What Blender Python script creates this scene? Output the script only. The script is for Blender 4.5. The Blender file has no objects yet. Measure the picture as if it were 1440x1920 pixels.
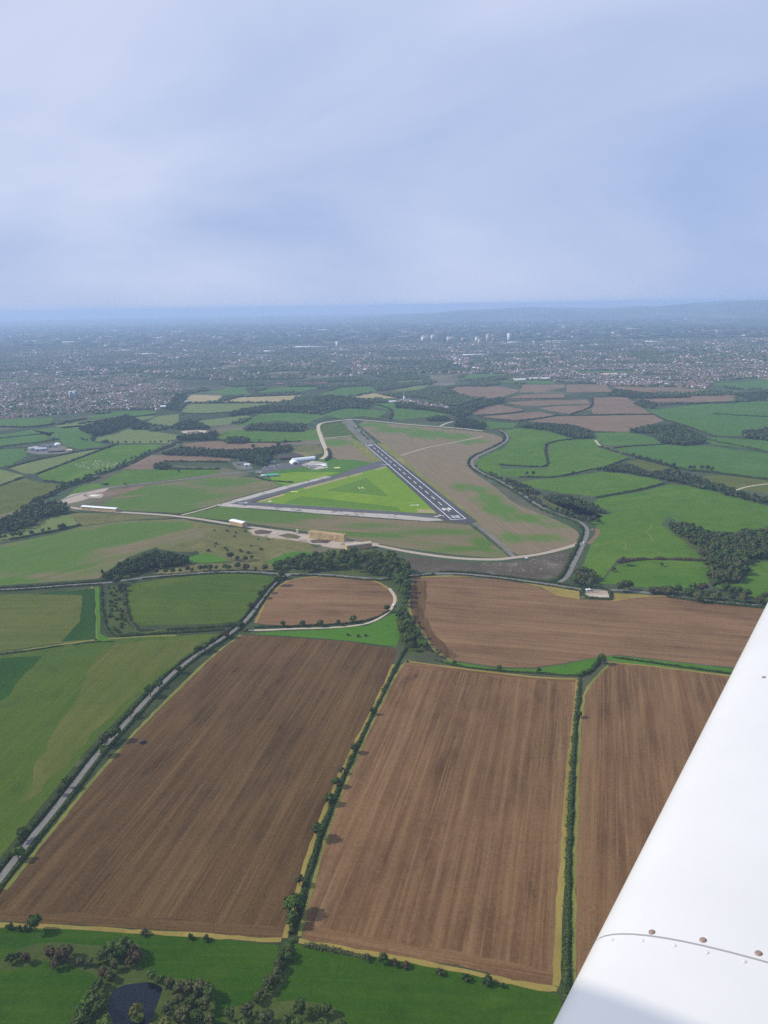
import bpy, bmesh, math, random
import numpy as np
from mathutils import Vector, Matrix, noise
from mathutils.geometry import tessellate_polygon, delaunay_2d_cdt
random.seed(7); RNG = np.random.default_rng(7)
R = math.radians
sc = bpy.context.scene
C = sc.collection

# ------------------------------------------------------------------ camera
CAM_H = 420.0
F_PX = 1442.0                       # focal length in photograph pixels (1440 x 1920)
PITCH, ROLL = R(15.0), R(0.95)
cam = bpy.data.cameras.new('camera'); camo = bpy.data.objects.new('camera', cam); C.objects.link(camo)
cam.sensor_fit = 'VERTICAL'; cam.sensor_height = 24.0; cam.lens = 24.0 * F_PX / 1920.0
cam.clip_start = 0.05; cam.clip_end = 120000.0
camo.matrix_world = (Matrix.Translation((0, 0, CAM_H)) @ Matrix.Rotation(R(90) - PITCH, 4, 'X') @ Matrix.Rotation(-ROLL, 4, 'Z'))
sc.camera = camo
CAM_ROT = camo.matrix_world.to_3x3()

# ------------------------------------------------------------------ sky, sun, exposure
SUN_EL, SUN_AZ = R(37), R(-84)      # azimuth from +Y (the view), negative is to the left
w = bpy.data.worlds.new('World'); sc.world = w; w.use_nodes = True
nt = w.node_tree; nt.nodes.clear()
sky = nt.nodes.new('ShaderNodeTexSky'); sky.sky_type = 'NISHITA'; sky.sun_disc = False
sky.sun_elevation = SUN_EL; sky.sun_rotation = SUN_AZ
sky.altitude = 400; sky.air_density = 1.0; sky.dust_density = 1.0; sky.ozone_density = 1.5
tc = nt.nodes.new('ShaderNodeTexCoord')
mp = nt.nodes.new('ShaderNodeMapping'); mp.inputs['Scale'].default_value = (1.0, 1.0, 2.8); mp.inputs['Location'].default_value = (17.58, 1.95, 2.72); mp.inputs['Rotation'].default_value = (R(8), R(-10), 0)
nz = nt.nodes.new('ShaderNodeTexNoise'); nz.inputs['Scale'].default_value = 1.25; nz.inputs['Detail'].default_value = 5; nz.inputs['Roughness'].default_value = 0.5
nz.inputs['Distortion'].default_value = 0.6
rmp = nt.nodes.new('ShaderNodeValToRGB'); rmp.color_ramp.elements[0].position = 0.34; rmp.color_ramp.elements[1].position = 0.72
rmp.color_ramp.elements[0].color = (*[c / 10 for c in (3.9, 5.05, 7.9)], 1); rmp.color_ramp.elements[1].color = (*[c / 10 for c in (7.0, 7.6, 9.5)], 1)
vm = nt.nodes.new('ShaderNodeVectorMath'); vm.operation = 'SCALE'; vm.inputs['Scale'].default_value = 10.0
mx = nt.nodes.new('ShaderNodeMix'); mx.data_type = 'RGBA'
mx.inputs[0].default_value = .95      # thin high cloud over the whole sky
bg = nt.nodes.new('ShaderNodeBackground'); bg.inputs['Strength'].default_value = 0.078
ow = nt.nodes.new('ShaderNodeOutputWorld')
L = nt.links.new
L(tc.outputs['Generated'], mp.inputs[0]); L(mp.outputs[0], nz.inputs['Vector']); L(nz.outputs[0], rmp.inputs[0])
L(rmp.outputs[0], vm.inputs[0]); L(vm.outputs[0], mx.inputs[7]); L(sky.outputs[0], mx.inputs[6]); L(mx.outputs[2], bg.inputs[0]); L(bg.outputs[0], ow.inputs[0])
sun = bpy.data.lights.new('sun', 'SUN'); sun.energy = 3.4; sun.angle = R(0.9); sun.color = (1.0, .95, .87)
suno = bpy.data.objects.new('sun', sun); C.objects.link(suno); suno.location = (-300, 0, 900)
sd = Vector((math.sin(SUN_AZ) * math.cos(SUN_EL), math.cos(SUN_AZ) * math.cos(SUN_EL), math.sin(SUN_EL)))
suno.rotation_euler = sd.to_track_quat('Z', 'Y').to_euler()
sc.view_settings.view_transform = 'Standard'; sc.view_settings.look = 'None'
sc.view_settings.exposure = 0.36; sc.view_settings.gamma = 1.0; sc.view_settings.use_curve_mapping = False
sc.render.engine = 'CYCLES'
cy = sc.cycles
cy.max_bounces = 5; cy.diffuse_bounces = 2; cy.glossy_bounces = 2; cy.transmission_bounces = 2; cy.volume_bounces = 3
cy.sample_clamp_direct = 6.0; cy.sample_clamp_indirect = 3.0
cy.use_denoising = False     # the grain is finer than what a denoiser would smear
HAZE_DENSITY, HAZE_COLOR = 7.0e-5, (.52, .70, 1.0, 1)

# ------------------------------------------------------------------ ground survey: photograph pixel -> point on the flat ground
def ray(px, py):
    return (CAM_ROT @ Vector(((px - 720) / F_PX, -(py - 960) / F_PX, -1.0)))
def G(px, py, z=0.0):
    d = ray(px, py); t = (z - CAM_H) / d.z
    return Vector((d.x * t, d.y * t))
def GP(pts): return [G(*p) for p in pts]

# ------------------------------------------------------------------ materials
MATS = {}
def newmat(name, rough=0.95):
    m = bpy.data.materials.new(name); m.use_nodes = True
    b = m.node_tree.nodes['Principled BSDF']; b.inputs['Roughness'].default_value = rough
    b.inputs['Specular IOR Level'].default_value = 0.05
    MATS[name] = m
    return m, m.node_tree, b
class NB:
    """small node builder"""
    def __init__(s, t): s.t = t
    def n(s, ty, **kw):
        x = s.t.nodes.new(ty)
        for k, v in kw.items(): setattr(x, k, v)
        return x
    def coords(s, kind='Object', scale=(1, 1, 1), rnd=True):
        c = s.n('ShaderNodeTexCoord'); m = s.n('ShaderNodeMapping'); m.inputs['Scale'].default_value = scale
        if rnd:
            oi = s.n('ShaderNodeObjectInfo'); mu = s.n('ShaderNodeMath', operation='MULTIPLY'); mu.inputs[1].default_value = 731.0
            s.t.links.new(oi.outputs['Random'], mu.inputs[0])
            ad = s.n('ShaderNodeVectorMath', operation='ADD')
            s.t.links.new(c.outputs[kind], ad.inputs[0]); s.t.links.new(mu.outputs[0], ad.inputs[1])
            s.t.links.new(ad.outputs[0], m.inputs[0])
        else: s.t.links.new(c.outputs[kind], m.inputs[0])
        return m.outputs[0]
    def noise(s, vec, scale=1.0, detail=3, rough=.55, dist=0.0):
        x = s.n('ShaderNodeTexNoise'); x.inputs['Scale'].default_value = scale; x.inputs['Detail'].default_value = detail
        x.inputs['Roughness'].default_value = rough; x.inputs['Distortion'].default_value = dist
        s.t.links.new(vec, x.inputs['Vector']); return x.outputs[0]
    def ramp(s, fac, stops):
        x = s.n('ShaderNodeValToRGB'); e = x.color_ramp.elements
        while len(e) < len(stops): e.new(.5)
        for el, (p, c) in zip(e, stops):
            el.position = p; el.color = (c, c, c, 1) if not isinstance(c, tuple) else (*c, 1)
        s.t.links.new(fac, x.inputs[0]); return x.outputs[0]
    def mix(s, fac, a, b, mode='MIX'):
        x = s.n('ShaderNodeMix', data_type='RGBA', blend_type=mode)
        for i, v in ((0, fac), (6, a), (7, b)):
            if isinstance(v, tuple): x.inputs[i].default_value = (*v, 1)
            elif isinstance(v, (int, float)): x.inputs[i].default_value = v
            else: s.t.links.new(v, x.inputs[i])
        return x.outputs[2]
    def math(s, op, a, b=0.0):
        x = s.n('ShaderNodeMath', operation=op)
        for i, v in ((0, a), (1, b)):
            if isinstance(v, (int, float)): x.inputs[i].default_value = v
            else: s.t.links.new(v, x.inputs[i])
        return x.outputs[0]
    def out(s, b, col, bump=None, strength=.3, dist=.2):
        s.t.links.new(col, b.inputs['Base Color'])
        if bump is not None:
            x = s.n('ShaderNodeBump'); x.inputs['Strength'].default_value = strength; x.inputs['Distance'].default_value = dist
            s.t.links.new(bump, x.inputs['Height']); s.t.links.new(x.outputs[0], b.inputs['Normal'])

def soil(name, dark, mid, light, contrast=1.0):
    m, t, b = newmat(name); k = NB(t)
    v1 = k.coords(scale=(.16, .0045, 1)); v2 = k.coords(scale=(.55, .010, 1)); v3 = k.coords(scale=(.011, .007, 1)); v4 = k.coords(scale=(.35, .35, 1)); v5 = k.coords(scale=(.05, .022, 1)); v6 = k.coords(scale=(.045, .0012, 1))
    a = k.noise(v1, 1, 3); f = k.noise(v2, 1, 2); big = k.noise(v3, 1, 4, .62, .7); gr = k.noise(v4, 1, 5, .8); md = k.noise(v5, 1, 4, .65, .4); tr = k.noise(v6, 1, 2)
    base = k.mix(k.ramp(big, [(.36, 0.), (.62, 1.)]), dark, mid)
    c = k.mix(k.ramp(md, [(.40, 0.), (.72, .55)]), base, mid)
    c = k.mix(k.ramp(md, [(.26, .7), (.42, 0.)]), c, tuple(x * .72 for x in dark))
    c = k.mix(k.ramp(tr, [(.48, 0.), (.70, .38 * contrast)]), c, light)
    c = k.mix(k.ramp(a, [(.44, 0.), (.76, .50 * contrast)]), c, light)
    c = k.mix(k.ramp(f, [(.52, 0.), (.76, .55 * contrast)]), c, light)
    c = k.mix(k.ramp(f, [(.28, .4), (.44, 0.)]), c, dark)
    c = k.mix(k.ramp(gr, [(.30, .45), (.48, 0.)]), c, tuple(x * .6 for x in dark))
    c = k.mix(k.ramp(gr, [(.54, 0.), (.74, .45)]), c, light)
    k.out(b, c, gr, .6, .6); return m
soil('ploughed_soil', (0.091, 0.047, 0.018), (0.152, 0.081, 0.035), (0.258, 0.155, 0.073))
soil('ploughed_soil_dark', (0.055, 0.031, 0.011), (0.092, 0.052, 0.019), (0.168, 0.102, 0.042))
soil('ploughed_soil_pale', (0.117, 0.065, 0.029), (0.178, 0.100, 0.048), (0.284, 0.173, 0.086), .8)
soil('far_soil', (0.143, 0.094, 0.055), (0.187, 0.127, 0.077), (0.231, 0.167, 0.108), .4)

def grass(name, a, bcol, c3, stripe=.5, worn=None, wornamt=0.0):
    m, t, b = newmat(name); k = NB(t)
    lo = tuple(x * .74 for x in a); hi = tuple(min(1, x * 1.22) for x in c3)
    v1 = k.coords(scale=(.10, .005, 1)); v3 = k.coords(scale=(.010, .006, 1)); v4 = k.coords(scale=(.28, .28, 1)); v5 = k.coords(scale=(.035, .03, 1)); v6 = k.coords(scale=(.35, .006, 1))
    big = k.noise(v3, 1, 5, .65, .8); st = k.noise(v1, 1, 3); gr = k.noise(v4, 1, 5, .8); md = k.noise(v5, 1, 4, .65); fn = k.noise(v6, 1, 2)
    c = k.mix(k.ramp(big, [(.36, 0.), (.62, 1.)]), a, bcol)
    c = k.mix(k.ramp(big, [(.56, 0.), (.70, .45)]), c, hi)
    c = k.mix(k.ramp(st, [(.42, 0.), (.70, stripe)]), c, c3)
    c = k.mix(k.ramp(fn, [(.55, 0.), (.70, stripe * .6)]), c, hi)
    c = k.mix(k.ramp(md, [(.28, .6), (.45, 0.)]), c, lo)
    if worn: c = k.mix(k.ramp(md, [(.58, 0.), (.76, wornamt)]), c, worn)
    c = k.mix(k.ramp(gr, [(.32, .5), (.48, 0.)]), c, lo)
    c = k.mix(k.ramp(gr, [(.55, 0.), (.72, .35)]), c, hi)
    k.out(b, c, gr, .5, .5); return m
grass('pasture', (0.054, 0.122, 0.008), (0.072, 0.140, 0.011), (0.093, 0.151, 0.014), .4, (0.162, 0.168, 0.033), .3)
grass('pasture_deep', (0.021, 0.062, 0.002), (0.033, 0.078, 0.004), (0.054, 0.092, 0.006), .35, (0.083, 0.097, 0.010), .4)
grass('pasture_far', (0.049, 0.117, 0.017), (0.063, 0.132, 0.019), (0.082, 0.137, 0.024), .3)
grass('olive_crop', (0.071, 0.092, 0.013), (0.085, 0.102, 0.016), (0.109, 0.111, 0.022), .6, (0.128, 0.109, 0.027), .3)
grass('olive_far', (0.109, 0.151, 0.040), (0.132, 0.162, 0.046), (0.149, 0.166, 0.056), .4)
grass('green_crop', (0.047, 0.085, 0.007), (0.061, 0.099, 0.009), (0.081, 0.107, 0.013), .5, (0.109, 0.098, 0.018), .35)
grass('airfield_grass', (0.118, 0.212, 0.006), (0.137, 0.229, 0.008), (0.167, 0.241, 0.013), .4)
grass('airfield_grass_deep', (.052, .135, .009), (.062, .148, .012), (.078, .158, .016), .4)
grass('mown_grass', (.082, .165, .009), (.092, .175, .011), (.105, .182, .015), .4)
grass('dark_crop', (0.017, 0.052, 0.005), (0.023, 0.064, 0.005), (0.029, 0.067, 0.007), .3)
grass('rough_grass', (0.092, 0.099, 0.026), (0.138, 0.129, 0.040), (0.190, 0.162, 0.060), .3, (0.046, 0.062, 0.014), .85)
grass('dry_margin', (0.210, 0.157, 0.042), (0.300, 0.218, 0.062), (0.180, 0.166, 0.032), .5, (0.110, 0.123, 0.020), .5)
grass('green_margin', (0.132, 0.149, 0.028), (0.171, 0.165, 0.040), (0.231, 0.198, 0.060), .5, (0.077, 0.116, 0.018), .5)
grass('straw_field', (.28, .23, .11), (.31, .255, .12), (.34, .28, .14), .3)
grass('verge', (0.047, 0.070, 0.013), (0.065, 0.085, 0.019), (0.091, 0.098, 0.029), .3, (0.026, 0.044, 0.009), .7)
grass('rough_dark', (.070, .056, .036), (.095, .076, .052), (.12, .10, .07), .4, (.27, .24, .20), .5)

def patchy(name, browns, greens, bias):
    m, t, b = newmat(name); k = NB(t)
    v1 = k.coords(scale=(.035, .0035, 1)); v2 = k.coords(scale=(.3, .008, 1)); v4 = k.coords(scale=(.4, .4, 1))
    at = k.n('ShaderNodeAttribute', attribute_name='green')
    big = k.noise(v1, 1, 4, .6, .4); st = k.noise(v2, 1, 3); gr = k.noise(v4, 1, 4, .7)
    soilc = k.mix(k.ramp(st, [(.35, 0.), (.7, 1.)]), browns[0], browns[1])
    grc = k.mix(k.ramp(st, [(.35, 0.), (.7, 1.)]), greens[0], greens[1])
    f = k.math('ADD', at.outputs['Fac'], k.math('MULTIPLY', k.math('SUBTRACT', big, .5), 1.5))
    f = k.math('ADD', f, bias); f = k.math('ADD', f, k.math('MULTIPLY', k.math('SUBTRACT', gr, .5), .35))
    c = k.mix(k.ramp(f, [(.25, 0.), (.75, 1.)]), soilc, grc)
    k.out(b, c, gr, .4, .4); return m
patchy('greening_crop', ((.155, .115, .062), (.195, .148, .082)), ((.064, .128, .014), (.096, .140, .026)), .34)
patchy('emerging_crop', ((.165, .125, .070), (.205, .158, .092)), ((.070, .145, .016), (.100, .150, .028)), .02)

def speckle(name, cols, scale=.25, rough=.9, spots=None):
    m, t, b = newmat(name, rough); k = NB(t)
    v = k.coords(scale=(1, 1, 1)); n1 = k.noise(v, scale, 5, .65); n2 = k.noise(v, scale * .12, 3)
    c = k.mix(k.ramp(n1, [(.3, 0.), (.7, 1.)]), cols[0], cols[1])
    if len(cols) > 2: c = k.mix(k.ramp(n2, [(.4, 0.), (.65, .8)]), c, cols[2])
    if spots: c = k.mix(k.ramp(k.noise(v, scale * .5, 4, .7), [(.55, 0.), (.62, .9)]), c, spots)
    k.out(b, c, n1, .3, .1); return m
speckle('road_asphalt', ((.155, .145, .13), (.205, .19, .17), (.18, .168, .15)), .3)
speckle('runway_asphalt', ((.058, .056, .060), (.082, .078, .080), (.095, .09, .09)), .08)
speckle('taxi_asphalt', ((.085, .085, .09), (.115, .112, .112), (.10, .1, .1)), .08)
speckle('broken_asphalt', ((.15, .14, .125), (.20, .18, .16), (.12, .12, .08)), .10, .9, (.10, .12, .05))
speckle('broken_concrete', ((.34, .31, .27), (.46, .41, .36), (.36, .33, .28)), .10, .9, (.13, .115, .09))
speckle('farm_track', ((.33, .275, .215), (.42, .35, .28), (.36, .29, .22)), .12)
speckle('pale_track', ((.40, .34, .25), (.47, .40, .29), (.42, .36, .26)), .15)
speckle('paint_white', ((.70, .70, .68), (.82, .82, .80)), .5)
speckle('paint_yellow', ((.62, .62, .25), (.72, .72, .35)), .5)
speckle('rubble', ((.36, .30, .23), (.48, .41, .33), (.27, .20, .135)), .10, .9, (.20, .155, .10))
speckle('pit_soil', ((.07, .055, .04), (.12, .09, .065)), .2)
speckle('chalk', ((.62, .58, .52), (.70, .66, .6)), .3)
speckle('straw', ((.44, .31, .15), (.56, .40, .21), (.36, .25, .12)), .7)
speckle('straw_grey', ((.40, .34, .25), (.48, .42, .32)), .5)
speckle('sheet_white', ((.78, .79, .80), (.84, .84, .85)), .2, .6)
speckle('metal_grey', ((.36, .39, .42), (.44, .46, .48)), .2, .6)
speckle('metal_white', ((.68, .70, .70), (.78, .79, .79)), .2, .6)
speckle('roof_brown', ((.085, .06, .052), (.11, .08, .07)), .3)
speckle('roof_green', ((.09, .36, .24), (.12, .40, .28)), .2, .6)
speckle('roof_grey', ((.13, .13, .145), (.18, .175, .18)), .3)
speckle('roof_tile_red', ((.22, .105, .075), (.28, .14, .10)), .4)
speckle('roof_tile_brown', ((.13, .09, .078), (.17, .125, .105)), .4)
speckle('brick_wall', ((.28, .175, .13), (.34, .225, .17)), .4)
speckle('render_wall', ((.62, .60, .55), (.72, .70, .66)), .4)
speckle('dark_wall', ((.07, .065, .06), (.10, .09, .08)), .4)
speckle('cream_wall', ((.60, .50, .36), (.68, .58, .42)), .4)
speckle('bark', ((.06, .045, .03), (.10, .08, .06)), 1.5)
speckle('window_glass', ((.03, .035, .04), (.05, .06, .07)), .5, .15)
speckle('tyre_rubber', ((.02, .02, .02), (.03, .03, .03)), .5)
def paint(name, col, rough=.35, scale=6.):
    m, t, b = newmat(name, rough); k = NB(t); v = k.coords(rnd=False)
    n = k.noise(v, scale, 4, .6); c = k.mix(k.ramp(n, [(.3, 0.), (.7, 1.)]), tuple(x * .93 for x in col), col)
    k.out(b, c); b.inputs['Specular IOR Level'].default_value = .4; return m
paint('car_white', (.78, .78, .77)); paint('car_dark', (.03, .032, .04)); paint('car_silver', (.45, .46, .47)); paint('car_red', (.35, .04, .03)); paint('car_blue', (.05, .09, .22))
paint('wing_white', (.60, .595, .58), .34, 3.); paint('screw_rust', (.26, .18, .145), .6, 300.); paint('seam_dark', (.16, .12, .11), .8)
paint('cabin_trim', (.30, .30, .31), .8)

m = bpy.data.materials.new('shade_panel_tint'); m.use_nodes = True; t = m.node_tree; t.nodes.clear(); MATS['shade_panel_tint'] = m  # tint of the added unseen panel, sets how dark it shades the wing
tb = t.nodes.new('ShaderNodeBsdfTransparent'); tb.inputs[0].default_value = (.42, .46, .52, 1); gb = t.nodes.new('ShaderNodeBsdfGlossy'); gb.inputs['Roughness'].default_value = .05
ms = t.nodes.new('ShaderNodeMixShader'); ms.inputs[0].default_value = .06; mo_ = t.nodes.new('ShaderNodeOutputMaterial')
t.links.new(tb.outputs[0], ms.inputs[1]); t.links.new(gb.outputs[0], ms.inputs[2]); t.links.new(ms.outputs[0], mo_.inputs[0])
def foliage(name, a, b2, hue=.0):
    m, t, b = newmat(name, .9); k = NB(t)
    v = k.coords('Object', (1, 1, 1)); n = k.noise(v, .55, 3, .6); oi = k.n('ShaderNodeObjectInfo')
    c = k.mix(k.ramp(n, [(.3, 0.), (.7, 1.)]), a, b2)
    c = k.mix(k.math('MULTIPLY', oi.outputs['Random'], .55), c, tuple(x * .55 for x in a))
    k.out(b, c); b.inputs['Specular IOR Level'].default_value = .08; return m
foliage('leaves', (0.051, 0.081, 0.020), (0.090, 0.129, 0.031))
foliage('leaves_bright', (0.066, 0.114, 0.020), (0.114, 0.168, 0.035))
foliage('leaves_yellow', (.13, .135, .035), (.18, .17, .05))
foliage('leaves_brown', (.085, .062, .032), (.12, .09, .045))
foliage('leaves_olive', (0.081, 0.090, 0.032), (0.121, 0.127, 0.050))
foliage('leaves_far', (0.043, 0.070, 0.024), (0.080, 0.111, 0.034))
foliage('hedge_leaves', (0.036, 0.062, 0.015), (0.077, 0.107, 0.026))

# water
m, t, b = newmat('pond_water', .06); k = NB(t); v = k.coords(rnd=False)
k.out(b, k.mix(k.noise(v, .15, 3), (.004, .007, .009), (.008, .012, .015)), k.noise(v, 1.2, 3), .05, .05); b.inputs['Specular IOR Level'].default_value = .3
# wide countryside
m, t, b = newmat('countryside'); k = NB(t)
v = k.coords(rnd=False)
vo = k.n('ShaderNodeTexVoronoi'); vo.inputs['Scale'].default_value = .0035; t.links.new(v, vo.inputs['Vector'])
se = k.n('ShaderNodeSeparateColor'); t.links.new(vo.outputs['Color'], se.inputs[0])
trees = k.mix(k.ramp(k.noise(v, .02, 4, .7), [(.35, 0.), (.65, 1.)]), (.026, .038, .014), (.052, .064, .026))
fld = k.ramp(se.outputs[0], [(0., (.055, .095, .035)), (.35, (.085, .11, .055)), (.6, (.045, .085, .035)), (.8, (.20, .155, .11)), (1., (.24, .21, .12))])
msk = k.ramp(k.noise(v, .0007, 3, .6), [(.42, 0.), (.60, .8)])
c = k.mix(msk, trees, fld)
c = k.mix(k.ramp(k.noise(v, .011, 4, .75), [(.62, 0.), (.74, .35)]), c, (.30, .27, .25))
k.out(b, c)

# ------------------------------------------------------------------ object helpers
def prop(o, label=None, cat=None, group=None, kind=None):
    if label: o['label'] = label
    if cat: o['category'] = cat
    if group: o['group'] = group
    if kind: o['kind'] = kind
    return o
def link(name, me, parent=None, mat=None):
    o = bpy.data.objects.new(name, me); C.objects.link(o)
    if parent: o.parent = parent
    if mat: me.materials.clear(); me.materials.append(MATS[mat])
    return o
def empty(name, loc, rz, label, cat, group=None):
    o = bpy.data.objects.new(name, None); C.objects.link(o); o.location = loc; o.rotation_euler = (0, 0, rz)
    o.empty_display_size = 1
    return prop(o, label, cat, group)
def np_mesh(name, verts, quads=None, tris=None, mats=None, midx=None):
    me = bpy.data.meshes.new(name)
    verts = np.asarray(verts, dtype=np.float32).reshape(-1, 3)
    nq = 0 if quads is None else len(quads); ntri = 0 if tris is None else len(tris)
    me.vertices.add(len(verts)); me.vertices.foreach_set('co', verts.ravel())
    lo = []
    if nq: lo.append(np.asarray(quads, dtype=np.int32).ravel())
    if ntri: lo.append(np.asarray(tris, dtype=np.int32).ravel())
    lv = np.concatenate(lo); me.loops.add(len(lv)); me.loops.foreach_set('vertex_index', lv)
    me.polygons.add(nq + ntri)
    st = np.concatenate([np.arange(nq, dtype=np.int32) * 4, nq * 4 + np.arange(ntri, dtype=np.int32) * 3]).astype(np.int32)
    me.polygons.foreach_set('loop_start', st)
    if mats:
        for mm in mats: me.materials.append(MATS[mm])
    if midx is not None: me.polygons.foreach_set('material_index', np.asarray(midx, dtype=np.int32))
    me.update(calc_edges=True); me.validate()
    return me

def densify(pts, step):
    out = []
    n = len(pts)
    for i in range(n):
        a, b2 = pts[i], pts[(i + 1) % n]; d = (b2 - a).length; m_ = max(1, int(d / step))
        for j in range(m_): out.append(a.lerp(b2, j / m_))
    return out
def smooth_closed(pts, it=1):
    for _ in range(it):
        o = []
        n = len(pts)
        for i in range(n):
            a, b2 = pts[i], pts[(i + 1) % n]
            o += [a.lerp(b2, .22), a.lerp(b2, .78)]
        pts = o
    return pts
def smooth_open(pts, it=2):
    for _ in range(it):
        o = [pts[0]]
        for i in range(len(pts) - 1):
            a, b2 = pts[i], pts[i + 1]; o += [a.lerp(b2, .25), a.lerp(b2, .75)]
        o.append(pts[-1]); pts = o
    return pts
def jit(pts, amp, freq=.05):
    return [p + Vector((noise.noise((p.x * freq, p.y * freq, 3.1)), noise.noise((p.x * freq, p.y * freq, 9.7)))) * amp for p in pts]

FIELDPOLY = []     # world polygons (for keeping trees and houses off the fields)
def field(name, px, mat, z=.06, row=None, blobs=None, smooth=1, amp=None, keep=True, structure=True, parent=None):
    P = GP(px)
    if keep: FIELDPOLY.append(np.array([(p.x, p.y) for p in P]))
    far = sum(p.length for p in P) / len(P)
    P = smooth_closed(P, smooth) if smooth else P
    P = densify(P, max(6., far * .008))
    P = jit(P, max(1.2, far * .0012) if amp is None else amp, .04)
    c = Vector((sum(p.x for p in P) / len(P), sum(p.y for p in P) / len(P)))
    ang = 0.0
    if row:
        d = G(*row[1]) - G(*row[0]); ang = math.atan2(d.y, d.x) - math.pi / 2
    ca, sa = math.cos(-ang), math.sin(-ang)
    loc = [Vector(((p.x - c.x) * ca - (p.y - c.y) * sa, (p.x - c.x) * sa + (p.y - c.y) * ca)) for p in P]
    if blobs is None:
        tri = tessellate_polygon([[Vector((p.x, p.y, 0)) for p in loc]])
        me = np_mesh(name, [(p.x, p.y, 0) for p in loc], tris=[tuple(t_) for t_ in tri])
    else:
        xs = [p.x for p in loc]; ys = [p.y for p in loc]; stp = max(max(xs) - min(xs), max(ys) - min(ys)) / 70
        gx, gy = np.meshgrid(np.arange(min(xs), max(xs), stp), np.arange(min(ys), max(ys), stp))
        gp = np.stack([gx.ravel(), gy.ravel()], 1)
        ins = inside(gp, np.array([(p.x, p.y) for p in loc])); gp = gp[ins]
        n = len(loc); allv = loc + [Vector(q) for q in gp.tolist()]
        r = delaunay_2d_cdt(allv, [], [list(range(n))], 1, 1e-4)
        me = np_mesh(name, [(p.x, p.y, 0) for p in r[0]], tris=[f for f in r[2] if len(f) == 3])
        at = me.attributes.new('green', 'FLOAT', 'POINT')
        val = np.zeros(len(r[0]))
        co = np.array([(p.x, p.y) for p in r[0]])
        for (bx, by, rx, ry, s_) in blobs:
            q = G(bx, by); qx = (G(bx + rx, by) - q).length; qy = (G(bx, by - ry) - q).length
            wx = co[:, 0] * math.cos(ang) - co[:, 1] * math.sin(ang) + c.x; wy = co[:, 0] * math.sin(ang) + co[:, 1] * math.cos(ang) + c.y
            val = np.maximum(val, s_ * np.exp(-(((wx - q.x) / qx) ** 2 + ((wy - q.y) / qy) ** 2)))
        at.data.foreach_set('value', val.astype(np.float32))
    # normals up
    me.update()
    if me.polygons[0].normal.z < 0: me.flip_normals()
    o = link(name, me, parent, mat); o.location = (c.x, c.y, z); o.rotation_euler = (0, 0, ang)
    if structure: o['kind'] = 'structure'
    return o
def inside(pts, poly):
    x, y = pts[:, 0], pts[:, 1]; r = np.zeros(len(pts), bool); n = len(poly); j = n - 1
    for i in range(n):
        xi, yi = poly[i]; xj, yj = poly[j]
        cnd = ((yi > y) != (yj > y)) & (x < (xj - xi) * (y - yi) / (yj - yi + 1e-12) + xi)
        r ^= cnd; j = i
    return r
def offset_line(P, off):
    out = []
    for i, p in enumerate(P):
        a = P[max(0, i - 1)]; b2 = P[min(len(P) - 1, i + 1)]; d = (b2 - a).normalized()
        out.append(p + Vector((-d.y, d.x)) * off)
    return out
def ribbon(name, px, width, mat, z=.1, amp=.5, kind='structure', world=None, step=8., parent=None):
    P = world if world else smooth_open(GP(px), 2)
    Q = [P[0]]
    for p in P[1:]:
        d = (p - Q[-1]).length; n = max(1, int(d / step)); a = Q[-1]
        for j in range(1, n + 1): Q.append(a.lerp(p, j / n))
    A = jit(offset_line(Q, width / 2), amp, .08); B = jit(offset_line(Q, -width / 2), amp, .083)
    n = len(Q); v = [(p.x, p.y, z) for p in A] + [(p.x, p.y, z) for p in B]
    q = [(n + i, n + i + 1, i + 1, i) for i in range(n - 1)]
    me = np_mesh(name, v, quads=q); o = link(name, me, parent, mat)
    if kind: o['kind'] = kind
    return o

# foliage geometry ------------------------------------------------------------
def leafquads(centers, normals, size, rng, squash=1.0):
    n = len(centers); up = rng.normal(size=(n, 3)); nn = normals + rng.normal(scale=.45, size=(n, 3))
    nn /= np.linalg.norm(nn, axis=1, keepdims=True) + 1e-9
    u = np.cross(nn, up); u /= np.linalg.norm(u, axis=1, keepdims=True) + 1e-9
    v = np.cross(nn, u); s = (size * rng.uniform(.6, 1.35, n))[:, None]
    u = u * s; v = v * s * rng.uniform(.6, 1., n)[:, None]
    V = np.stack([centers - u - v * .6, centers + u * .7 - v, centers + u + v * .7, centers - u * .6 + v], 1)
    return V.reshape(-1, 3)
def sphere_pts(n, rng):
    p = rng.normal(size=(n, 3)); return p / np.linalg.norm(p, axis=1, keepdims=True)
ICO_V, ICO_F = None, None
def ico():
    global ICO_V, ICO_F
    if ICO_V is None:
        bm = bmesh.new(); bmesh.ops.create_icosphere(bm, subdivisions=1, radius=1)
        bm.verts.ensure_lookup_table(); ICO_V = np.array([v.co[:] for v in bm.verts]); ICO_F = np.array([[v.index for v in f.verts] for f in bm.faces]); bm.free()
    return ICO_V, ICO_F
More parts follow.
